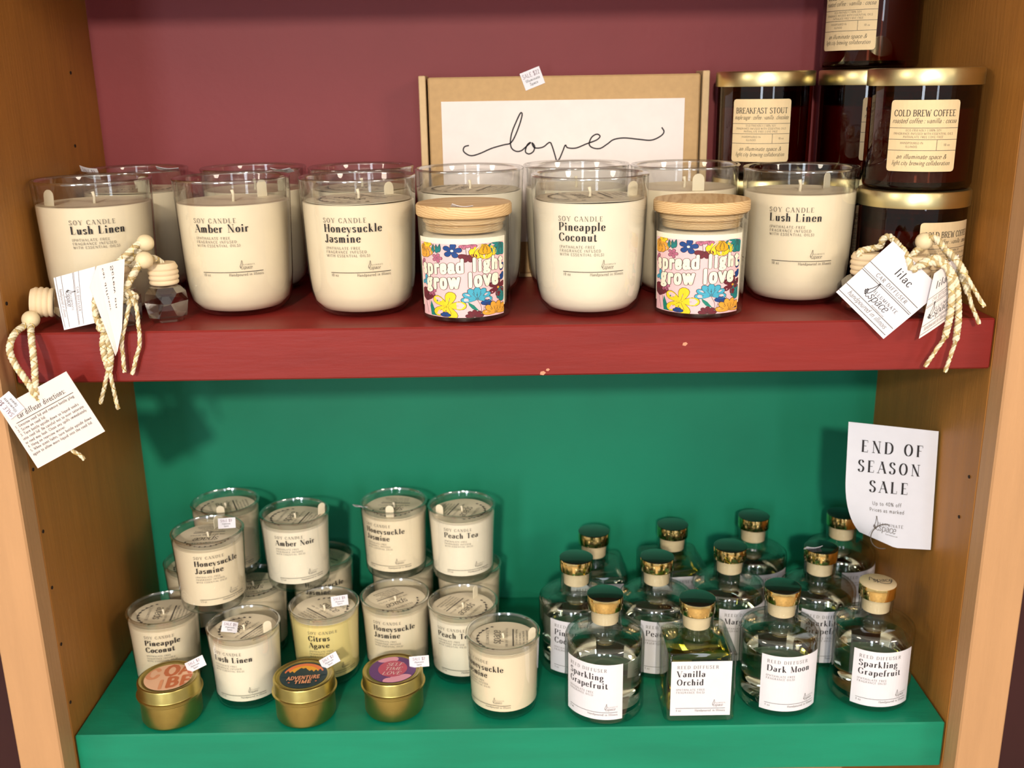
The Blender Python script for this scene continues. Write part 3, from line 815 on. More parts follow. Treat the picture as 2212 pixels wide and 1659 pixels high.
def amber_jar(label, X, Y, lvl, phi, kind=0, group='amber jar candles with gold lids'):
    t = thing('amber_candle', label, 'candle', (X, Y, lvl*.0816), 0, group)
    obj('glass_jar', AG, t); obj('wax', AW, t); obj('lid', AL, t); obj('seal', AI, t)
    m = MB(); c = .002; w, z0, z1 = .0455, .0136, .0606
    fn = cyl(AJ, math.radians(phi), .00025, RA)
    n = 16; us = [-w/2+w*i/n for i in range(n+1)]
    top = lambda u: z1-(c-math.sqrt(max(0, c*c-max(0, abs(u)-(w/2-c))**2)))
    V = []; 
    us = [-w/2, -w/2+.0006, -w/2+.002]+us[1:-1]+[w/2-.002, w/2-.0006, w/2]; us = sorted(set(us))
    for u in us: V += [fn(u, z0+(z1-top(u))), fn(u, top(u))]
    m.add(V, [(2*i, 2*i+2, 2*i+3, 2*i+1) for i in range(len(us)-1)])
    lab = m.build('label', 'label_tan', t)
    P, P2 = AMB[list(AMB)[kind]]
    q = MB(); f2 = cyl(AJ, math.radians(phi), .0004, RA); emit(q, P, f2, 0); emit(q, P2, f2, 1); q.build('lettering', ['ink', 'ink_soft'], lab)
    return t
amber_jar('amber jar candle behind the corded tags, foot of the stack beside the right panel', .6310, .0660, 0, 24)
amber_jar('amber jar candle with whole Cold Brew Coffee label, upper jar by the right panel', .6312, .0655, 1, -18)
amber_jar('amber jar candle hidden at the foot of the stack below Breakfast Stout', .5450, .1685, 0, -15, 1)
amber_jar('amber jar candle labelled Breakfast Stout beside the love box', .5450, .1685, 1, -16, 1)
amber_jar('amber jar candle at the foot of the tallest gold-lidded stack', .6270, .1680, 0, -10)
amber_jar('amber jar candle in the middle of the tallest stack, half covered by a nearer jar', .6270, .1680, 1, 12)
amber_jar('amber jar candle on top of the tallest stack, cut by the picture edge', .6250, .1670, 2, -48)

# ------------------------------------------------------------------ car diffusers: little faceted bottles with corded tags
def braid(mb, path, R=.0013, r=.00115, pitch=.0075, k=8):
    """three-strand plait following the path; one strand carries gold thread"""
    P = catmull(path, k); L = [0]
    for a, b in zip(P, P[1:]): L.append(L[-1]+(b-a).length)
    n = max(6, int(L[-1]/.0009)); Q = []
    for i in range(n+1):
        s_ = L[-1]*i/n; j = 0
        while j < len(L)-2 and L[j+1] < s_: j += 1
        f = (s_-L[j])/max(1e-9, L[j+1]-L[j]); Q.append(P[j].lerp(P[j+1], min(1, f)))
    nrm = None; frames = []
    for i, p in enumerate(Q):
        t = (Q[min(i+1, n)]-Q[max(i-1, 0)]).normalized()
        if nrm is None: nrm = t.orthogonal().normalized()
        nrm = (nrm-t*nrm.dot(t)).normalized(); frames.append((p, nrm, t.cross(nrm)))
    for st in range(3):
        path2 = []
        for i, (p, a, b) in enumerate(frames):
            ph = 2*PI*(L[-1]*i/n)/pitch+st*2*PI/3
            path2.append(p+a*R*math.cos(ph)+b*R*math.sin(ph))
        mb.tube(path2, r, 6, 2 if st == 2 else 0)
    thr = []
    for i, (p, a, b) in enumerate(frames):
        ph = -2*PI*(L[-1]*i/n)/(pitch*1.3); thr.append(p+a*(R+r*.75)*math.cos(ph)+b*(R+r*.75)*math.sin(ph))
    mb.tube(thr, .00032, 4, 1)
def cord_obj(parent, braids, ends, off):
    mb = MB(); sh = lambda P: [tuple(Vector(p)-Vector(off)) for p in P]
    for P in braids: braid(mb, sh(P))
    for P in ends: braid(mb, sh(P), .0007, .0008, .009)
    return mb.build('cord', ['cord', 'cord_gold', 'cord_dark'], parent, True, 60)
def bead(parent, loc, off, ax=(1, 0, 0), r=.0059):
    mb = MB(); h = .0016; pr_ = []
    for i in range(13):
        a = math.asin(h/r)+(PI-2*math.asin(h/r))*i/12; pr_.append((r*math.sin(a), -r*math.cos(a)))
    pr_ = pr_+[(h, pr_[-1][1]), (h, pr_[0][1]), pr_[0]]
    q = Vector((0, 0, 1)).rotation_difference(Vector(ax)).to_matrix().to_4x4()
    mb.lathe(pr_, 24, axis=Matrix.Translation(Vector(loc)-Vector(off)) @ q)
    return mb.build('bead', 'bead_wood', parent, True, 60)
def crystal_mesh(s=.0142, h=.0262):
    """cube bottle with cut corners: big diamond facets, octagon shoulders"""
    mb = MB()
    a, b = s, s*.52
    def octo(r1, r2, z): return [(r1, -r2, z), (r1, r2, z), (r2, r1, z), (-r2, r1, z), (-r1, r2, z), (-r1, -r2, z), (-r2, -r1, z), (r2, -r1, z)]
    rings = [octo(a*.70, a*.40, 0), octo(a*.90, a*.44, .0035), octo(a*1.03, a*.16, h*.52), octo(a*.96, a*.50, h-.0055), octo(a*.74, a*.36, h-.0018), octo(a*.46, a*.24, h)]
    V = [p for r_ in rings for p in r_]; F = [tuple(range(8))[::-1], tuple(40+i for i in range(8))]
    for k in range(5):
        for i in range(8):
            j = (i+1) % 8; F += [(8*k+i, 8*k+j, 8*k+8+j), (8*k+i, 8*k+8+j, 8*k+8+i)]
    mb.add(V, F); return mb.mesh('bottle', 'crystal')
CRY = crystal_mesh()
def cap_mesh():
    mb = MB(); z0 = .0255; pr_ = [(0, z0), (.0088, z0)]
    for i, r in enumerate((.0100, .0103, .0104, .0101)):
        zz = z0+.0034*i
        pr_ += [(r-.0007, zz+.0002), (r, zz+.0011), (r, zz+.0023), (r-.0007, zz+.0033)]
    pr_ += [(.0092, z0+.0142), (.0086, z0+.0152), (0, z0+.0153)]
    mb.lathe(pr_, 32); return mb.mesh('cap', 'stopper', True, 50)
CAPM = cap_mesh()
def diffuser(label, loc, rot=(0, 0, 0)):
    t = thing('car_diffuser', label, 'diffuser', loc, 0, 'car diffusers with corded tags')
    o = obj('bottle', CRY, t); o.rotation_euler = rot
    c = obj('cap', CAPM, t); c.rotation_euler = rot
    return t
def quad_fn(c, bend=0, bdir=(0, -1, 0)):
    c = [Vector(p) for p in c]; bd = Vector(bdir)
    def fn(u, v):   # c: TL, TR, BR, BL ; v up
        return (c[3].lerp(c[2], u)).lerp(c[0].lerp(c[1], u), v)+bd*bend*math.sin(PI*u)
    return fn
def paper_tag(parent, corners, off, m='paper_white', bend=.0008, bdir=(0, -1, 0), prints=None, flip=False):
    fn = quad_fn([Vector(p)-Vector(off) for p in corners], bend, bdir)
    mb = MB(); mb.slab(lambda u, v: fn(u, v), 10, 2, .0004)
    o = mb.build('paper_tag', m, parent, True, 40)
    c = [Vector(p) for p in corners]; wd = (c[1]-c[0]).length; ht = (c[0]-c[3]).length
    nrm = (c[1]-c[0]).cross(c[0]-c[3]).normalized()
    if prints:
        t = MB()
        def f2(x, y): return tuple(Vector(fn(x/wd, y/ht))+nrm*.0003)
        P, P2 = prints(wd, ht); emit(t, P, f2, 0); emit(t, P2, f2, 1)
        t.build('print', ['ink', 'ink_soft'], o)
    return o
def front_print(name):
    def fn(w, h):
        P = []; P2 = []
        if name: P += text(name, w*.5, h*.70, h*.115, 'small', 'c')
        for y in (.60, .46, .18, .05): P2 += rule(0, w*.97, h*y, h*.008)
        P2 += text('CAR DIFFUSER', w*.5, h*.515, h*.055, 'tiny', 'c', maxw=w*.6)
        P2 += rule(w*.0, w*.97, h*.485, h*.006)
        P += logo(w*.36, h*.24, h*.155)
        P2 += text('handpoured in illinois', w*.5, h*.09, h*.07, 'script', 'c', maxw=w*.8)
        return P, P2
    return fn
def back_print(w, h):
    P = text('car diffuser directions:', w*.5, h*.745, h*.075, 'small', 'c', maxw=w*.70)
    P2 = rule(w*.09, w*.93, h*.70, h*.009)
    for i, s_ in enumerate(('1. Unscrew reed lid and remove bottle plug.', '2. Screw on reed lid.', '3. Turn bottle upside down so liquid soaks', 'into reed lid. Be careful not to over saturate', 'or reed may leak. Clean any spills immediately', '4. Hang on rearview mirror.', '5. When scent fades, turn bottle upside down', 'again to allow more liquid into the reed lid.')):
        P += text(s_, w*.05, h*(.635-.064*i), h*.040, 'small', maxw=w*.90 if len(s_) > 30 else None)
    return P, P2

# left group, three bottles
LA = (.0978, .0345, 0)
d = diffuser('standing faceted car diffuser bottle with ribbed wooden cap left of Amber Noir', LA, (0, 0, .35))
cord_obj(d, [[(0.0976, 0.0345, 0.0405), (0.095, 0.029, 0.0445), (0.0944, 0.022, 0.0456), (0.0916, 0.018, 0.0453), (0.0889, 0.014, 0.0426), (0.085, 0.01, 0.0351), (0.0792, 0.0045, 0.0267), (0.0785, 0.0035, 0.0216), (0.0805, 0.0030, 0.0205)],
             [(0.090, 0.0165, 0.044), (0.0865, 0.0105, 0.0385), (0.083, 0.008, 0.032), (0.0815, 0.006, 0.0262), (0.083, 0.005, 0.0225)],
             [(.0805, .0055, .0245), (.0845, .0035, .0255), (.0875, .0055, .0225), (.0845, .0085, .0205), (.0812, .0062, .0195), (.0845, .0035, .0185), (.0872, .0050, .0200)]],
         [[(0.0846, 0.005, 0.0221), (0.0904, -0.004, 0.0183), (0.0912, -0.006, 0.0067), (0.0905, -0.006, -0.0071), (0.0868, -0.006, -0.0174), (0.0829, -0.006, -0.0287)],
          [(0.0846, 0.003, 0.0213), (0.0830, -0.004, 0.01), (0.0790, -0.006, -0.004), (0.0782, -0.006, -0.0153), (0.0778, -0.006, -0.027)]], LA)
bead(d, (0.0916, 0.018, 0.0453), LA, (.8, .5, .3))
# folded tag seen edge-on
fold = [Vector(p)-Vector(LA) for p in ((0.0605, -.002, 0.0311), (0.0645, 0.004, 0.0441), (0.0822, 0.008, 0.0482), (0.0775, -0.0165, -0.0126), (0.0780, -0.0140, -0.0105), (0.0810, -.0090, 0.0040))]
mb = MB()
for (a, b2, c2, e2) in ((0, 1, 4, 3), (1, 2, 5, 4)):
    fq = quad_fn([fold[a], fold[b2], fold[c2], fold[e2]]); mb.slab(lambda u, v: fq(u, v), 2, 4, .0004)
o = mb.build('paper_tag', 'paper_pink', d)
t = MB(); fq = quad_fn([fold[1], fold[2], fold[5], fold[4]]); nn = (fold[2]-fold[1]).cross(fold[1]-fold[4]).normalized()
emit(t, text('Screw on', .04, .44, .10, 'small')+text('car diffuser', .04, .80, .07, 'small'), lambda x, y: tuple(Vector(fq(1-y, 1-x*1.1))+nn*.0003), 0); t.build('print', 'ink', o)

LB = (.0688, .0230, 0)
d = diffuser('car diffuser standing behind the folded tag, its plaited cord hanging over the red shelf', LB, (0, 0, .6))
cord_obj(d, [[(.0755, .0225, .0412), (.0800, .0285, .0460), (.0850, .0335, .0515), (0.0895, 0.0345, 0.0550), (0.0845, 0.030, 0.0545), (0.0800, 0.024, 0.0500), (.0740, .0195, .0445), (.0650, .0105, .0360), (.0612, .0022, .0210), (.0630, -.0035, .0100), (.0662, -.0058, .0050), (0.0680, -0.0060, 0.0011)],
             [(.0672, -.004, .0080), (.0695, -.0060, .0060), (.0680, -.0080, .0035), (.0648, -.006, .0040), (.0652, -.003, .0070), (.0675, -.0068, .0085)],
             [(0.0677, -0.0060, 0.0020), (0.0660, -0.0065, -0.0060), (0.0658, -0.0065, -0.0140), (0.0674, -0.0065, -0.0246)], [(0.0685, -0.0060, 0.0020), (0.0698, -0.006, -0.0060), (0.0700, -0.006, -0.0150), (0.0680, -0.0065, -0.0250)]],
         [[(0.0672, -0.0062, -0.0240), (0.0639, -0.007, -0.035), (0.059, -0.007, -0.0488)], [(0.0680, -0.0062, -0.0240), (0.0690, -0.007, -0.0364), (0.0705, -0.007, -0.053)]], LB)
bead(d, (0.0878, 0.0345, 0.0545), LB, (.9, .4, -.1))
paper_tag(d, [(0.0612, 0.009, 0.0430), (0.0621, -0.002, 0.0069), (0.0401, -.004, 0.0025), (0.0335, .006, 0.0362)], LB, 'paper_white', .0006, (0, -1, 0), front_print(''))

LC = (.0300, .0190, .0125)
d = diffuser('car diffuser lying at the left end with a directions tag dangling below the red shelf', LC, (1.45, 0, -1.3))
for ch in d.children: ch.location = (.0208, .006, .0012)
cord_obj(d, [[(0.0172, 0.014, 0.0155), (0.0188, 0.013, 0.0195), (0.0180, 0.011, 0.0185), (0.0165, 0.009, 0.0137), (0.0150, 0.004, 0.0075)],
             [(0.0150, 0.002, 0.006), (0.0118, -0.006, 0.0045), (0.0106, -0.015, 0.0012), (0.0100, -0.021, -0.0062), (0.0125, -0.0225, -0.0150), (0.0172, -0.0245, -0.0222), (0.0212, -0.0255, -0.0285), (0.0242, -0.0262, -0.0345), (0.0246, -0.0256, -0.0368)],
             [(0.0157, 0.002, 0.006), (0.0195, -0.008, 0.002), (0.0228, -0.016, -0.007), (0.0244, -0.0205, -0.0178), (0.0248, -0.0235, -0.0278), (0.0250, -0.0262, -0.0362)]],
         [[(0.0246, -0.0256, -0.0368), (.028, -.0225, -.048), (.036, -.0225, -.066), (0.0420, -0.0225, -0.0765), (0.0465, -0.0225, -0.0800), (0.0495, -0.0225, -0.0835)]], LC)
bead(d, (0.0152, 0.0035, 0.0085), LC, (.3, .8, .5))
o = paper_tag(d, [(-0.0013, -.0252, -0.0454), (0.047, -.0252, -0.0205), (0.0669, -.0245, -0.0629), (0.0179, -.0245, -0.0887)], LC, 'paper_pink', .0003, (0, -1, 0), back_print)
price_tag(o, (.0066-LC[0], -.0262-LC[1], -.0432-LC[2]), (0, -2.20, 0), .0150, .0135, ('SALE $6', 'Illuminate', 'Space'), 0)

# right group, two bottles
RD = (.5882, .0300, 0)
d = diffuser('car diffuser with white lilac tag in front of the right Lush Linen candle', RD, (0, 0, .2))
cord_obj(d, [[(0.5815, 0.024, 0.0385), (0.5825, 0.027, 0.0420), (0.589, 0.028, 0.0435), (0.5957, 0.026, 0.0455), (0.5962, 0.024, 0.0500), (0.599, 0.022, 0.0530), (0.6012, 0.019, 0.0515), (0.6040, 0.011, 0.0470), (0.6060, 0.003, 0.0425), (0.6080, -.0010, 0.0345)],
             [(0.6085, -.0020, 0.0335), (0.6150, -0.004, 0.0400), (0.6218, -0.006, 0.0425), (0.627, -0.008, 0.0386), (0.6303, -0.010, 0.0318), (0.6312, -0.012, 0.0246), (0.6310, -0.0150, 0.0162), (0.6305, -0.0165, 0.0058), (0.6290, -0.016, -0.0089)],
             [(0.6105, -.0045, 0.0365), (0.6200, -.006, .0395), (0.6287, -0.009, 0.0365), (0.6325, -0.011, 0.0310), (0.6352, -0.012, 0.0230), (0.6360, -0.0145, 0.0124), (0.6365, -0.016, 0.0019), (0.6363, -0.016, -0.0112)]],
         [[(0.6290, -0.016, -0.0089), (0.6249, -0.013, -0.0191), (0.6194, -0.012, -0.0303)], [(0.6363, -0.016, -0.0112), (0.6354, -0.013, -0.0225), (0.6333, -0.012, -0.0342)]], RD)
paper_tag(d, [(0.5968, 0.006, 0.0522), (0.6290, -.0040, 0.0205), (0.59, -0.0110, -0.0108), (0.5590, -.001, 0.0196)], RD, 'paper_white', .0010, (0, -1, 0), front_print('lilac'))
RE = (.6165, .0145, 0)
d = diffuser('car diffuser with pinkish tag and loose cord ends beside the right stile', RE, (0, 0, -.2))
cord_obj(d, [[(0.6120, 0.010, 0.0405), (0.6149, 0.012, 0.0440), (0.6188, 0.012, 0.0465), (0.6215, 0.012, 0.0490)],
             [(0.6207, 0.012, 0.0505), (0.6225, 0.010, 0.0535), (0.6260, 0.007, 0.0530), (0.6290, 0.004, 0.0490), (0.6325, 0.001, 0.0437), (0.6368, -0.002, 0.0370), (0.6405, -0.007, 0.0285), (0.6432, -0.011, 0.0200)],
             [(0.6290, -0.001, 0.0470), (0.6320, -0.006, 0.0440), (0.6345, -0.012, 0.0395), (0.6385, -0.014, 0.0330)]],
         [[(0.6385, -0.014, 0.0330), (0.6415, -0.016, 0.0275), (0.6466, -0.017, 0.0195), (0.6521, -0.017, 0.0118)], [(0.6432, -0.011, 0.0200), (0.6467, -0.012, 0.0100), (0.6526, -0.012, -0.0010)]], RE)
bead(d, (0.6205, 0.0130, 0.0505), RE, (.5, -.6, .6))
paper_tag(d, [(0.6212, -.0068, 0.0322), (0.6378, -.0030, 0.0440), (0.6300, -0.0122, 0.0015), (0.6128, -0.0132, -0.0105)], RE, 'paper_pink', .0005, (0, -1, 0), front_print('lilac'))

# ------------------------------------------------------------------ small soy candles on the green shelf
RSM, HSM = .0291, .0640
SM = [(.76*RSM, 0), (.87*RSM, .0014), (.905*RSM, .005), (.925*RSM, .018), (.955*RSM, .040), (RSM, HSM)]
def small_shared():
    g = MB()
    g.lathe([(0, .0006)]+SM[:-1]+[(RSM-.0001, HSM-.0012), (RSM+.0002, HSM-.0002), (RSM-.0006, HSM+.0007), (RSM-.0018, HSM+.0006), (RSM-.0025, HSM-.0010), (.982*RSM-.0025, .0572), (.982*RSM-.0030, .0570)], 56, band=(HSM-.0016, 1, 1, .0065))
    glass = g.mesh('glass_jar', ['glass', 'glass_rim', 'glass_base'], True, 55)
    wx = {}
    for m in ('wax', 'wax_yellow', 'wax_white'):
        w = MB(); w.lathe([(0, .0070), (.80*RSM, .0074), (.890*RSM, .0088), (.918*RSM-.0009, .0120), (.955*RSM-.0009, .040), (.985*RSM-.0009, .0562), (.975*RSM-.0020, .0568), (0, .0566)], 48)
        wx[m] = w.mesh('wax', m, True, 50)
    wk = MB(); wk.tube([(0, 0, .056), (.0003, 0, .0595), (-.0004, .0002, .0622)], [.0009, .0008, .001], 7)
    return glass, wx, wk.mesh('wick', 'wick', True)
G_SM, WAX_SM, WICK_SM = small_shared()
COVER_SM = cover_mesh('dust_cover', .0258, .0572); COVER_SM_PRINT = cover_print(.0258, .0572)
TXT = {}
def small_text(lines, phi, parent):
    P, P2 = candle_text(list(lines), '3.5 oz', True)
    return label_obj(SM, phi, P, P2, parent)
Z2 = HSM+.0008
GS = 'small soy candles on the green shelf'
def small_candle(label, X, Y, lvl, lines=None, phi=0, wax='wax', rz=0, tab=None, tag_=None, cover=True):
    t = thing('small_soy_candle', label, 'candle', (X, Y, -H+lvl*Z2), 0, GS)
    obj('glass_jar', G_SM, t); obj('wax', WAX_SM[wax], t); obj('wick', WICK_SM, t)
    if cover:
        c = obj('dust_cover', COVER_SM, t, rz=rz); obj('print', COVER_SM_PRINT, c)
    if tab:
        a = math.radians(tab[0]); o = obj('pull_tab', TAB_S, t); rr = tab[2] if len(tab) > 2 else .021
        o.location = (rr*math.sin(a), -rr*math.cos(a), .0578); o.rotation_euler = (math.radians(tab[1]), 0, a*.4)
    if lines: small_text(lines, phi, t)
    if tag_: price_tag(t, tag_[0], tag_[1], tag_[2] if len(tag_) > 2 else .0125, .0085, ('SALE $9', 'Illuminate', 'Space'))
    return t
small_candle('small candle Pineapple Coconut at the left end, behind the peach-lidded tin', .0497, .0812, 0, ['Pineapple', 'Coconut'], -15.3, rz=.1)
small_candle('small candle Lush Linen standing between two gold tins', .1230, .0541, 0, ['Lush Linen'], -39.9, 'wax_white', rz=-.5, tab=(75, 0), tag_=((-.010, -.004, .0625), (-.7, .3, .3)))
small_candle('small pale yellow candle Citrus Agave behind the sunset-lidded tin', .1822, .0842, 0, ['Citrus', 'Agave'], -18.7, 'wax_yellow', rz=-2.3, tag_=((.012, .006, .0625), (-.5, -.1, .1), .014))
small_candle('small candle Honeysuckle Jasmine behind the purple-lidded tin', .2396, .0976, 0, ['Honeysuckle', 'Jasmine'], -33.6, rz=2.2)
small_candle('small candle Peach Tea at shelf level, partly hidden by a nearer candle', .2970, .0846, 0, ['Peach Tea'], -43.1, 'wax_white', rz=2.6, tab=(150, 0, .020))
small_candle('frontmost small candle Honeysuckle Jasmine left of the reed diffuser bottles', .3306, .0350, 0, ['Honeysuckle', 'Jasmine'], -72, 'wax', rz=.0, tab=(85, 4, .0225))
small_candle('unlettered small candle under the stack, between Lush Linen and Citrus Agave', .1125, .1284, 0, rz=1.8)
small_candle('small candle at the back, mostly hidden behind the raised Amber Noir candle', .1640, .1743, 0, ['Honeysuckle', 'Jasmine'], -22, rz=1.0)
small_candle('unlettered small candle at the back right, behind Peach Tea', .2995, .1535, 0, rz=.6, cover=False)
small_candle('unlettered small candle in shadow under the raised Honeysuckle Jasmine', .2395, .1650, 0, rz=.6)
small_candle('unlettered small candle hidden in the left back corner of the green shelf', .0520, .1690, 0, rz=.6)
small_candle('raised small candle Honeysuckle Jasmine at the front left of the stack', .0904, .0905, 1, ['Honeysuckle', 'Jasmine'], -8.7, rz=1.7, tab=(172, 0, .018), tag_=((.014, .008, .0660), (-.35, -.1, -.1), .015))
small_candle('raised small candle farthest back on the left of the stack', .0890, .1500, 1, ['Amber Noir'], -22, rz=.4, tab=(5, 0, .021))
small_candle('raised small candle Amber Noir in the stack', .1545, .1255, 1, ['Amber Noir'], -24.9, 'wax_white', rz=-.2, tab=(110, 6, .0225))
small_candle('raised small candle Honeysuckle Jasmine beside Peach Tea, a sticker poking over its rim', .2365, .1450, 1, ['Honeysuckle', 'Jasmine'], -49.1, rz=1.5, tab=(-3, 0, .021), tag_=((-.028, -.008, .0628), (1.2, -.2, -.9), .012))
small_candle('raised small candle Peach Tea, rightmost of the upper row', .2958, .1351, 1, ['Peach Tea'], -29.3, 'wax_white', rz=2.8, tab=(-60, 0, .021))

# ------------------------------------------------------------------ gold travel tins
RT = .0250
def tin_shared():
    b = MB(); b.lathe([(0, .0004), (.0205, .0004), (.0222, .0012), (.0231, .0030), (.0231, .0200), (.0240, .0208), (.0246, .0214), (.0246, .0224), (.0238, .0228), (0, .0228)], 56)
    l = MB(); l.lathe([(.0246, .0226), (.0252, .0230), (.0252, .0238), (.0240, .0244), (.0237, .0250), (.0237, .0335), (.0232, .0344), (.0222, .0348), (.0208, .0344), (.0202, .0338), (0, .0338)], 56)
    return b.mesh('tin_body', 'gold_tin', True, 35), l.mesh('lid', 'gold_tin', True, 35)
TB, TL_ = tin_shared()
for n_, c_ in dict(peach=(244, 196, 160), rust=(206, 116, 74), rust2=(232, 160, 118), night=(36, 60, 66), sun=(246, 176, 60), sun2=(240, 130, 80), plum=(112, 70, 128), rose=(204, 92, 116), blush=(238, 168, 190), lime=(250, 240, 235)).items(): mat('print_'+n_, c_, .5)
def tin(label, X, Y, art, rz, tg):
    t = thing('gold_tin', label, 'tin', (X, Y, -H), 0, 'gold travel tins')
    obj('tin_body', TB, t); l = obj('lid', TL_, t)
    mb = MB(); R = .0184; names = []; cnt = [0]
    def pol(P, c, lay):
        if c not in names: names.append(c)
        cnt[0] += 1; mb.add([(a*R, b*R, .0339+.00008*lay+cnt[0]*3e-6) for a, b in P], [tuple(range(len(P)))], names.index(c))
    def cir(x, y, r, c, lay, a0=0, a1=360):
        n = 36; pol([(x+r*math.cos(math.radians(a0+(a1-a0)*i/n)), y+r*math.sin(math.radians(a0+(a1-a0)*i/n))) for i in range(n+(a1-a0 < 360))], c, lay)
    def clip(P): return [(a, b) if a*a+b*b < .96 else (a*.98/math.hypot(a, b), b*.98/math.hypot(a, b)) for a, b in P]
    if art == 0:
        cir(0, 0, 1, 'print_peach', 1)
        for s_, x, y, z, c in (('C', -.95, .05, .72, 'print_rust2'), ('O', -.22, .10, .74, 'print_rust'), ('A', .42, .10, .62, 'print_rust'), ('l', -.40, -.80, .55, 'print_rust2'), ('BE', -.10, -.78, .68, 'print_rust')):
            for pg in text(s_, x, y, z, 'block', widen=1.0): pol(clip(pg), c, 2)
    elif art == 1:
        cir(0, 0, 1, 'print_night', 1)
        n = 30; 
        for c, r, lay in (('print_sun2', .86, 2), ('print_sun', .66, 3)):
            cir(0, .02, r, c, lay, 4, 176)
        P = [(-.92, -.05), (-.92, .12)]
        for i, h in enumerate((.26, .14, .34, .16, .28, .14, .30, .40, .50, .42, .48, .34, .22, .30, .14, .30, .16, .34, .14, .24)): P.append((-.86+1.72*i/19, h+.04))
        P += [(.92, .12), (.92, -.05)]
        for i in range(1, len(P)-2): pol(clip([(P[i][0], -.1), (P[i+1][0], -.1), P[i+1], P[i]]), 'print_night', 4)
        for pg in text('ADVENTURE', 0, -.36, .24, 'block', 'c', maxw=1.36): pol(pg, 'print_rust2', 5)
        for pg in text('TIME', 0, -.68, .22, 'block', 'c'): pol(pg, 'print_rust2', 5)
        for sx in (-1, 1):
            q = []; disc((sx*.56, -.58), .05, .05, q, 5); pol(q[0], 'print_rust', 5)
    else:
        cir(0, 0, 1, 'print_plum', 1)
        for x, y, r in ((-.45, .78, .3), (-.1, .8, .28), (.25, -.75, .34), (.6, -.62, .32), (-.05, -.85, .28)):
            q = []; disc((x, y), r, r*.8, q, 18); pol(clip(q[0]), 'print_blush', 2)
        cir(0, .05, .62, 'print_rose', 3)
        for i, s_ in enumerate(('SELF', 'TIME', 'LOVE')):
            for pg in text(s_, .05-.04*i, .26-.34*i, .23, 'ital', 'c', widen=1.15): pol(pg, 'print_lime', 4)
    o = mb.build('lid_sticker', names, l); o.rotation_euler = (0, 0, rz)
    price_tag(t, tg[0], tg[1], .0155, .0085, ('SALE $2', 'Illuminate', 'Space'), .002)
    return t
tin('small gold tin with peach and rust lettered lid sticker, leftmost of the tins', .0691, .0250, 0, .25, ((.0185, .0105, .0385), (-.45, -.42, .15)))
tin('small gold tin with sunset and mountains on its lid, middle of the tins', .1746, .0250, 1, .10, ((.0185, .0125, .0385), (-.45, -.50, .1)))
tin('small gold tin with purple and rose lid sticker, rightmost of the tins', .2434, .0308, 2, .0, ((.0205, .0060, .0370), (-.55, -.05, .05)))

# ------------------------------------------------------------------ reed diffuser bottles
RBT, HBT = .0311, .0975
BT = [(.86*RBT, 0), (.97*RBT, .0014), (RBT, .004), (RBT, .060)]
def bottle_shared():
    g = MB()
    g.lathe([(0, .0006)]+BT+[(.985*RBT, .0628), (.90*RBT, .0652), (.60*RBT, .0668), (.0138, .0682), (.0128, .0705), (.0130, .0850), (.0118, .0856), (.0112, .0850), (.0112, .0700), (.0120, .0675), (.58*RBT, .0650), (.87*RBT, .0632), (RBT-.0022, .0600), (RBT-.0022, .0068), (.86*RBT, .0052), (0, .0050)], 56, band=(.0606, .0660, 1, -1))
    rd = g.mesh('glass_bottle', ['glass_bottle', 'glass_shoulder'], True, 50)
    lq = MB(); q = RBT-.0030; lq.lathe([(0, .0056), (.85*RBT, .0058), (q, .0072), (q, .0508), (q-.0008, .0512), (0, .0510)], 48)
    liq = lq.mesh('liquid', 'liquid_clear', True, 40)
    return rd, liq
def rrect(hw, rad, z, n=5):
    P = []
    for k, (sx, sy) in enumerate(((1, 1), (-1, 1), (-1, -1), (1, -1))):
        for i in range(n+1):
            a = PI/2*k+PI/2*i/n; P.append((sx*(hw-rad)+rad*math.cos(a), sy*(hw-rad)+rad*math.sin(a), z))
    return P
def loft(mb, rings, cap=True):
    n = len(rings[0]); V = [p for r in rings for p in r]; F = []
    for k in range(len(rings)-1):
        for i in range(n): F.append((k*n+i, k*n+(i+1) % n, (k+1)*n+(i+1) % n, (k+1)*n+i))
    if cap: F += [tuple(range(n))[::-1], tuple((len(rings)-1)*n+i for i in range(n))]
    mb.add(V, F)
def circ24(r, z):
    # 24 points ordered to pair with rrect (4 corners x 6)
    P = []
    for k in range(4):
        for i in range(6): a = PI/2*k+PI/2*(i+.0)/6+PI/24; P.append((r*math.cos(a), r*math.sin(a), z))
    return P
HQ = .0273
def square_shared():
    g = MB(); dz = -.0055
    loft(g, [rrect(HQ-.002, .004, .0), rrect(HQ, .005, .002), rrect(HQ, .005, .0570), rrect(HQ-.0012, .006, .0596), rrect(HQ-.006, .008, .0612), circ24(.0140, .0622), circ24(.0128, .0650), circ24(.0130, .0850+dz), circ24(.0115, .0853+dz), circ24(.0112, .0640), circ24(.018, .0590), rrect(HQ-.0045, .006, .0572), rrect(HQ-.0030, .005, .0555), rrect(HQ-.0030, .005, .0068), rrect(HQ-.005, .005, .0052)])
    sq = g.mesh('glass_bottle', 'glass_bottle', True, 35)
    out = []
    for m in ('liquid_yellow', 'liquid_clear'):
        l = MB(); loft(l, [rrect(HQ-.006, .005, .0060), rrect(HQ-.0036, .0048, .0075), rrect(HQ-.0036, .0048, .0525), rrect(HQ-.0044, .0048, .0530)]); out.append(l.mesh('liquid', m, True, 35))
    return sq, out
RD_G, RD_L = bottle_shared(); SQ_G, SQ_L = square_shared()
st = MB(); st.lathe([(0, .0742), (.0092, .0742), (.0104, .0750), (.0106, .0790), (.0108, .0792), (.0110, .0832), (.0110, .0868), (0, .0868)], 36); STOP = st.mesh('stopper', 'stopper', True, 40)
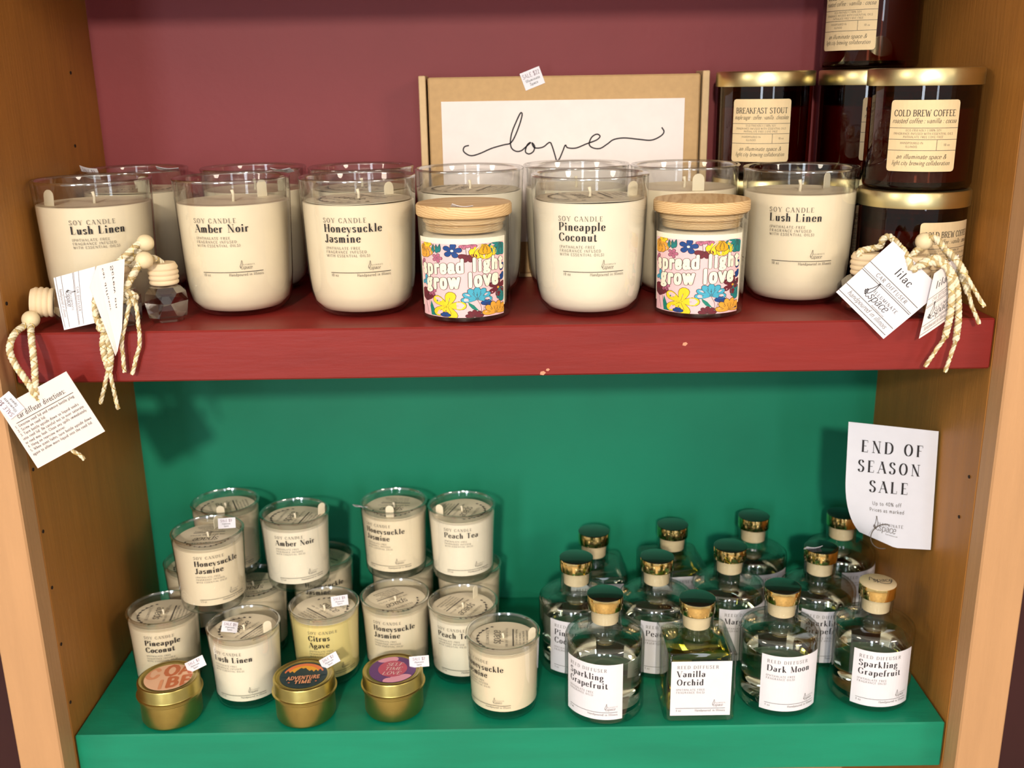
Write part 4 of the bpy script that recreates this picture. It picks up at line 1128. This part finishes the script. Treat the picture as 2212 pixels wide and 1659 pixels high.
cp = MB(); cp.lathe([(.0110, .0868), (.0136, .0868), (.0138, .0872), (.0138, .0970), (.0136, .0975), (.0130, .0975)], 44); CAPB = cp.mesh('cap', 'gold', True, 30)
ct = MB(); ct.lathe([(.01375, .0968), (.01385, .0976), (.0130, .0980), (0, .0980)], 44); CAPT = ct.mesh('cap_top', 'cap_black', True, 30); CAPT2 = ct.mesh('cap_top', 'gold_pale', True, 30)
def bottle_label_text(lines, w, z0, z1):
    P = []; P2 = text('REED DIFFUSER', -w/2+.0045, z1-.0062, .0026, 'serif', maxw=w-.008)
    z = z1-.0132
    for ln in lines: P += text(ln, -w/2+.0045, z, .0050, 'bold', maxw=w-.006); z -= .0072
    z += .0030
    for i, s_ in enumerate(('(PHTHALATE FREE', 'FRAGRANCE OILS)')): P2 += text(s_, -w/2+.0042, z-.0006-.0024*i, .0016, 'tiny', maxw=w*.62)
    P2 += logo(w/2-.0120, z0+.0082, .0040, False)
    P += rule(-w/2+.004, w/2-.004, z0+.0064, .0003)
    P2 += text('4 oz', -w/2+.0042, z0+.0036, .0018, 'small'); P2 += text('Handpoured in Illinois', w/2-.004, z0+.0036, .0018, 'small', 'r', maxw=w*.62)
    return P, P2
GR = 'reed diffuser bottles'
def reed(label, X, Y, lines, phi, square=False, yellow=False, gold_top=False, tg=None, rz=0):
    t = thing('reed_diffuser', label, 'diffuser', (X, Y, -H), rz, GR)
    dz = -.0055 if square else 0
    obj('glass_bottle', SQ_G if square else RD_G, t)
    obj('liquid', (SQ_L[0] if yellow else SQ_L[1]) if square else RD_L, t)
    obj('stopper', STOP, t, (0, 0, dz))
    c = obj('cap', CAPB, t, (0, 0, dz)); obj('cap_top', CAPT2 if gold_top else CAPT, c)
    m = MB(); q = MB()
    if square:
        w, z0, z1 = .046, .0065, .0535
        P, P2 = bottle_label_text(lines, w, z0, z1)
        m.box(-w/2, w/2, -HQ-.0003, -HQ-.0001, z0, z1)
        fn = lambda u, v: (u, -HQ-.0005, v)
    else:
        w, z0, z1 = .0485, .0065, .0540
        P, P2 = bottle_label_text(lines, w, z0, z1)
        fl = cyl(BT, math.radians(phi), .0002, RBT); m.grid(lambda a, b: fl((a-.5)*w, z0+(z1-z0)*b), 20, 1)
        fn = cyl(BT, math.radians(phi), .0004, RBT)
    lab = m.build('label', 'paper_white', t)
    emit(q, P, fn, 0); emit(q, P2, fn, 1); q.build('lettering', ['ink', 'ink_soft'], lab)
    if tg: price_tag(t, *tg)
    return t
reed('round reed diffuser Sparkling Grapefruit at the left of the front row', .4098, .0313, ['Sparkling', 'Grapefruit'], -23.5)
reed('square reed diffuser Vanilla Orchid filled with yellow oil', .4810, .0318, ['Vanilla', 'Orchid'], 0, True, True)
reed('round reed diffuser Dark Moon in the front row', .5482, .0385, ['Dark Moon'], 6)
o = reed('round reed diffuser Sparkling Grapefruit at the right end with a light gold cap top', .6232, .0425, ['Sparkling', 'Grapefruit'], 0, gold_top=True)
mb = MB(); emit(mb, stroke([(-.002, .004), (.002, -.003), (.008, -.004), (.011, .001)], .0006)+stroke([(-.006, .002), (-.004, .007), (-.002, .001)], .0005)+text('space', -.004, -.001, .006, 'script'), lambda u, v: (u, v, .0983)); mb.build('cap_print', 'ink_soft', o)
reed('round reed diffuser lettered Pineapple Coconut, leftmost of the second row', .3916, .0942, ['Pineapple', 'Coconut'], -1)
reed('round reed diffuser lettered Peach Tea behind the square yellow bottle', .4584, .0930, ['Peach Tea'], 14)
reed('round reed diffuser in the second row, partly hidden behind Dark Moon', .5227, .1110, ['Margarita'], 20)
reed('round reed diffuser in the second row with a price sticker on its cap', .5976, .1056, ['Sparkling', 'Grapefruit'], 5, tg=((-.0080, -.0040, .0990), (.9, 0, .1), .0135, .008))
reed('square reed diffuser at the back left, nearest the small candles', .4113, .1560, [], 0, True, rz=.04)
reed('square reed diffuser with greenish oil at the back, behind Peach Tea', .4830, .1675, [], 0, True, True, rz=.08)
reed('round reed diffuser at the back, right of the greenish square bottle', .5567, .1715, [], 14)
reed('round reed diffuser in the right back corner below the sale notice', .6372, .1735, [], 32)

# ------------------------------------------------------------------ paper sale notice on the right side panel
t = thing('sale_notice', 'white paper notice reading END OF SEASON SALE on the right side panel', 'sign', (.668, .066, -.1038))
W_S, H_S = .0672, .0955
def sheet(u, v):
    """right edge on the panel, the rest stands off it and the lower left corner curls back"""
    x = -W_S*(1-u); z = -.0008-H_S*(1-v)
    y = -.010*v*0 + .008*(1-u)
    cur = max(0, (1-v)-.45)/.55
    lx = max(0, .6-u)/.6
    x += .017*cur**2*lx; z += .0055*cur**3*lx; y += .012*cur**2*lx
    y += -.010*(1-v)*.9
    z += .0062*(1-u)*(.25+.75*v)
    return Vector((x, y, z))
mb = MB(); mb.slab(sheet, 16, 16, .0003); sh = mb.build('sheet', 'paper_white_shaded', t, True, 60)
mb = MB()
P = text('END OF', .5, .775, .092, 'head', 'c', widen=1.28); P += text('SEASON', .475, .615, .092, 'head', 'c', widen=1.25); P += text('SALE', .485, .455, .092, 'head', 'c', widen=1.28)
P2 = text('Up to 40% off', .47, .345, .030, 'sans', 'c', widen=1.42); P2 += text('Prices as marked', .47, .288, .030, 'sans', 'c', widen=1.42)
P2 += [[((a-.36)*1.35+.36, b) for a, b in pg] for pg in logo(.36, .115, .085)]
def onsheet(a, b): p = sheet(a, b); return (p.x, p.y-.0004, p.z)
emit(mb, P, onsheet, 0); emit(mb, P2, onsheet, 1); mb.build('print', ['ink', 'ink_soft'], sh)
mb = MB(); c0 = sheet(.42, .07)
mb.tube([(c0.x+.0105*math.cos(2*PI*i/32), c0.y-.0012, c0.z+.0105*math.sin(2*PI*i/32)) for i in range(26)], .0004, 6); mb.build('sticker_rim', 'ink_soft', t, True)  # dark edge of the clear round sticker holding the sheet
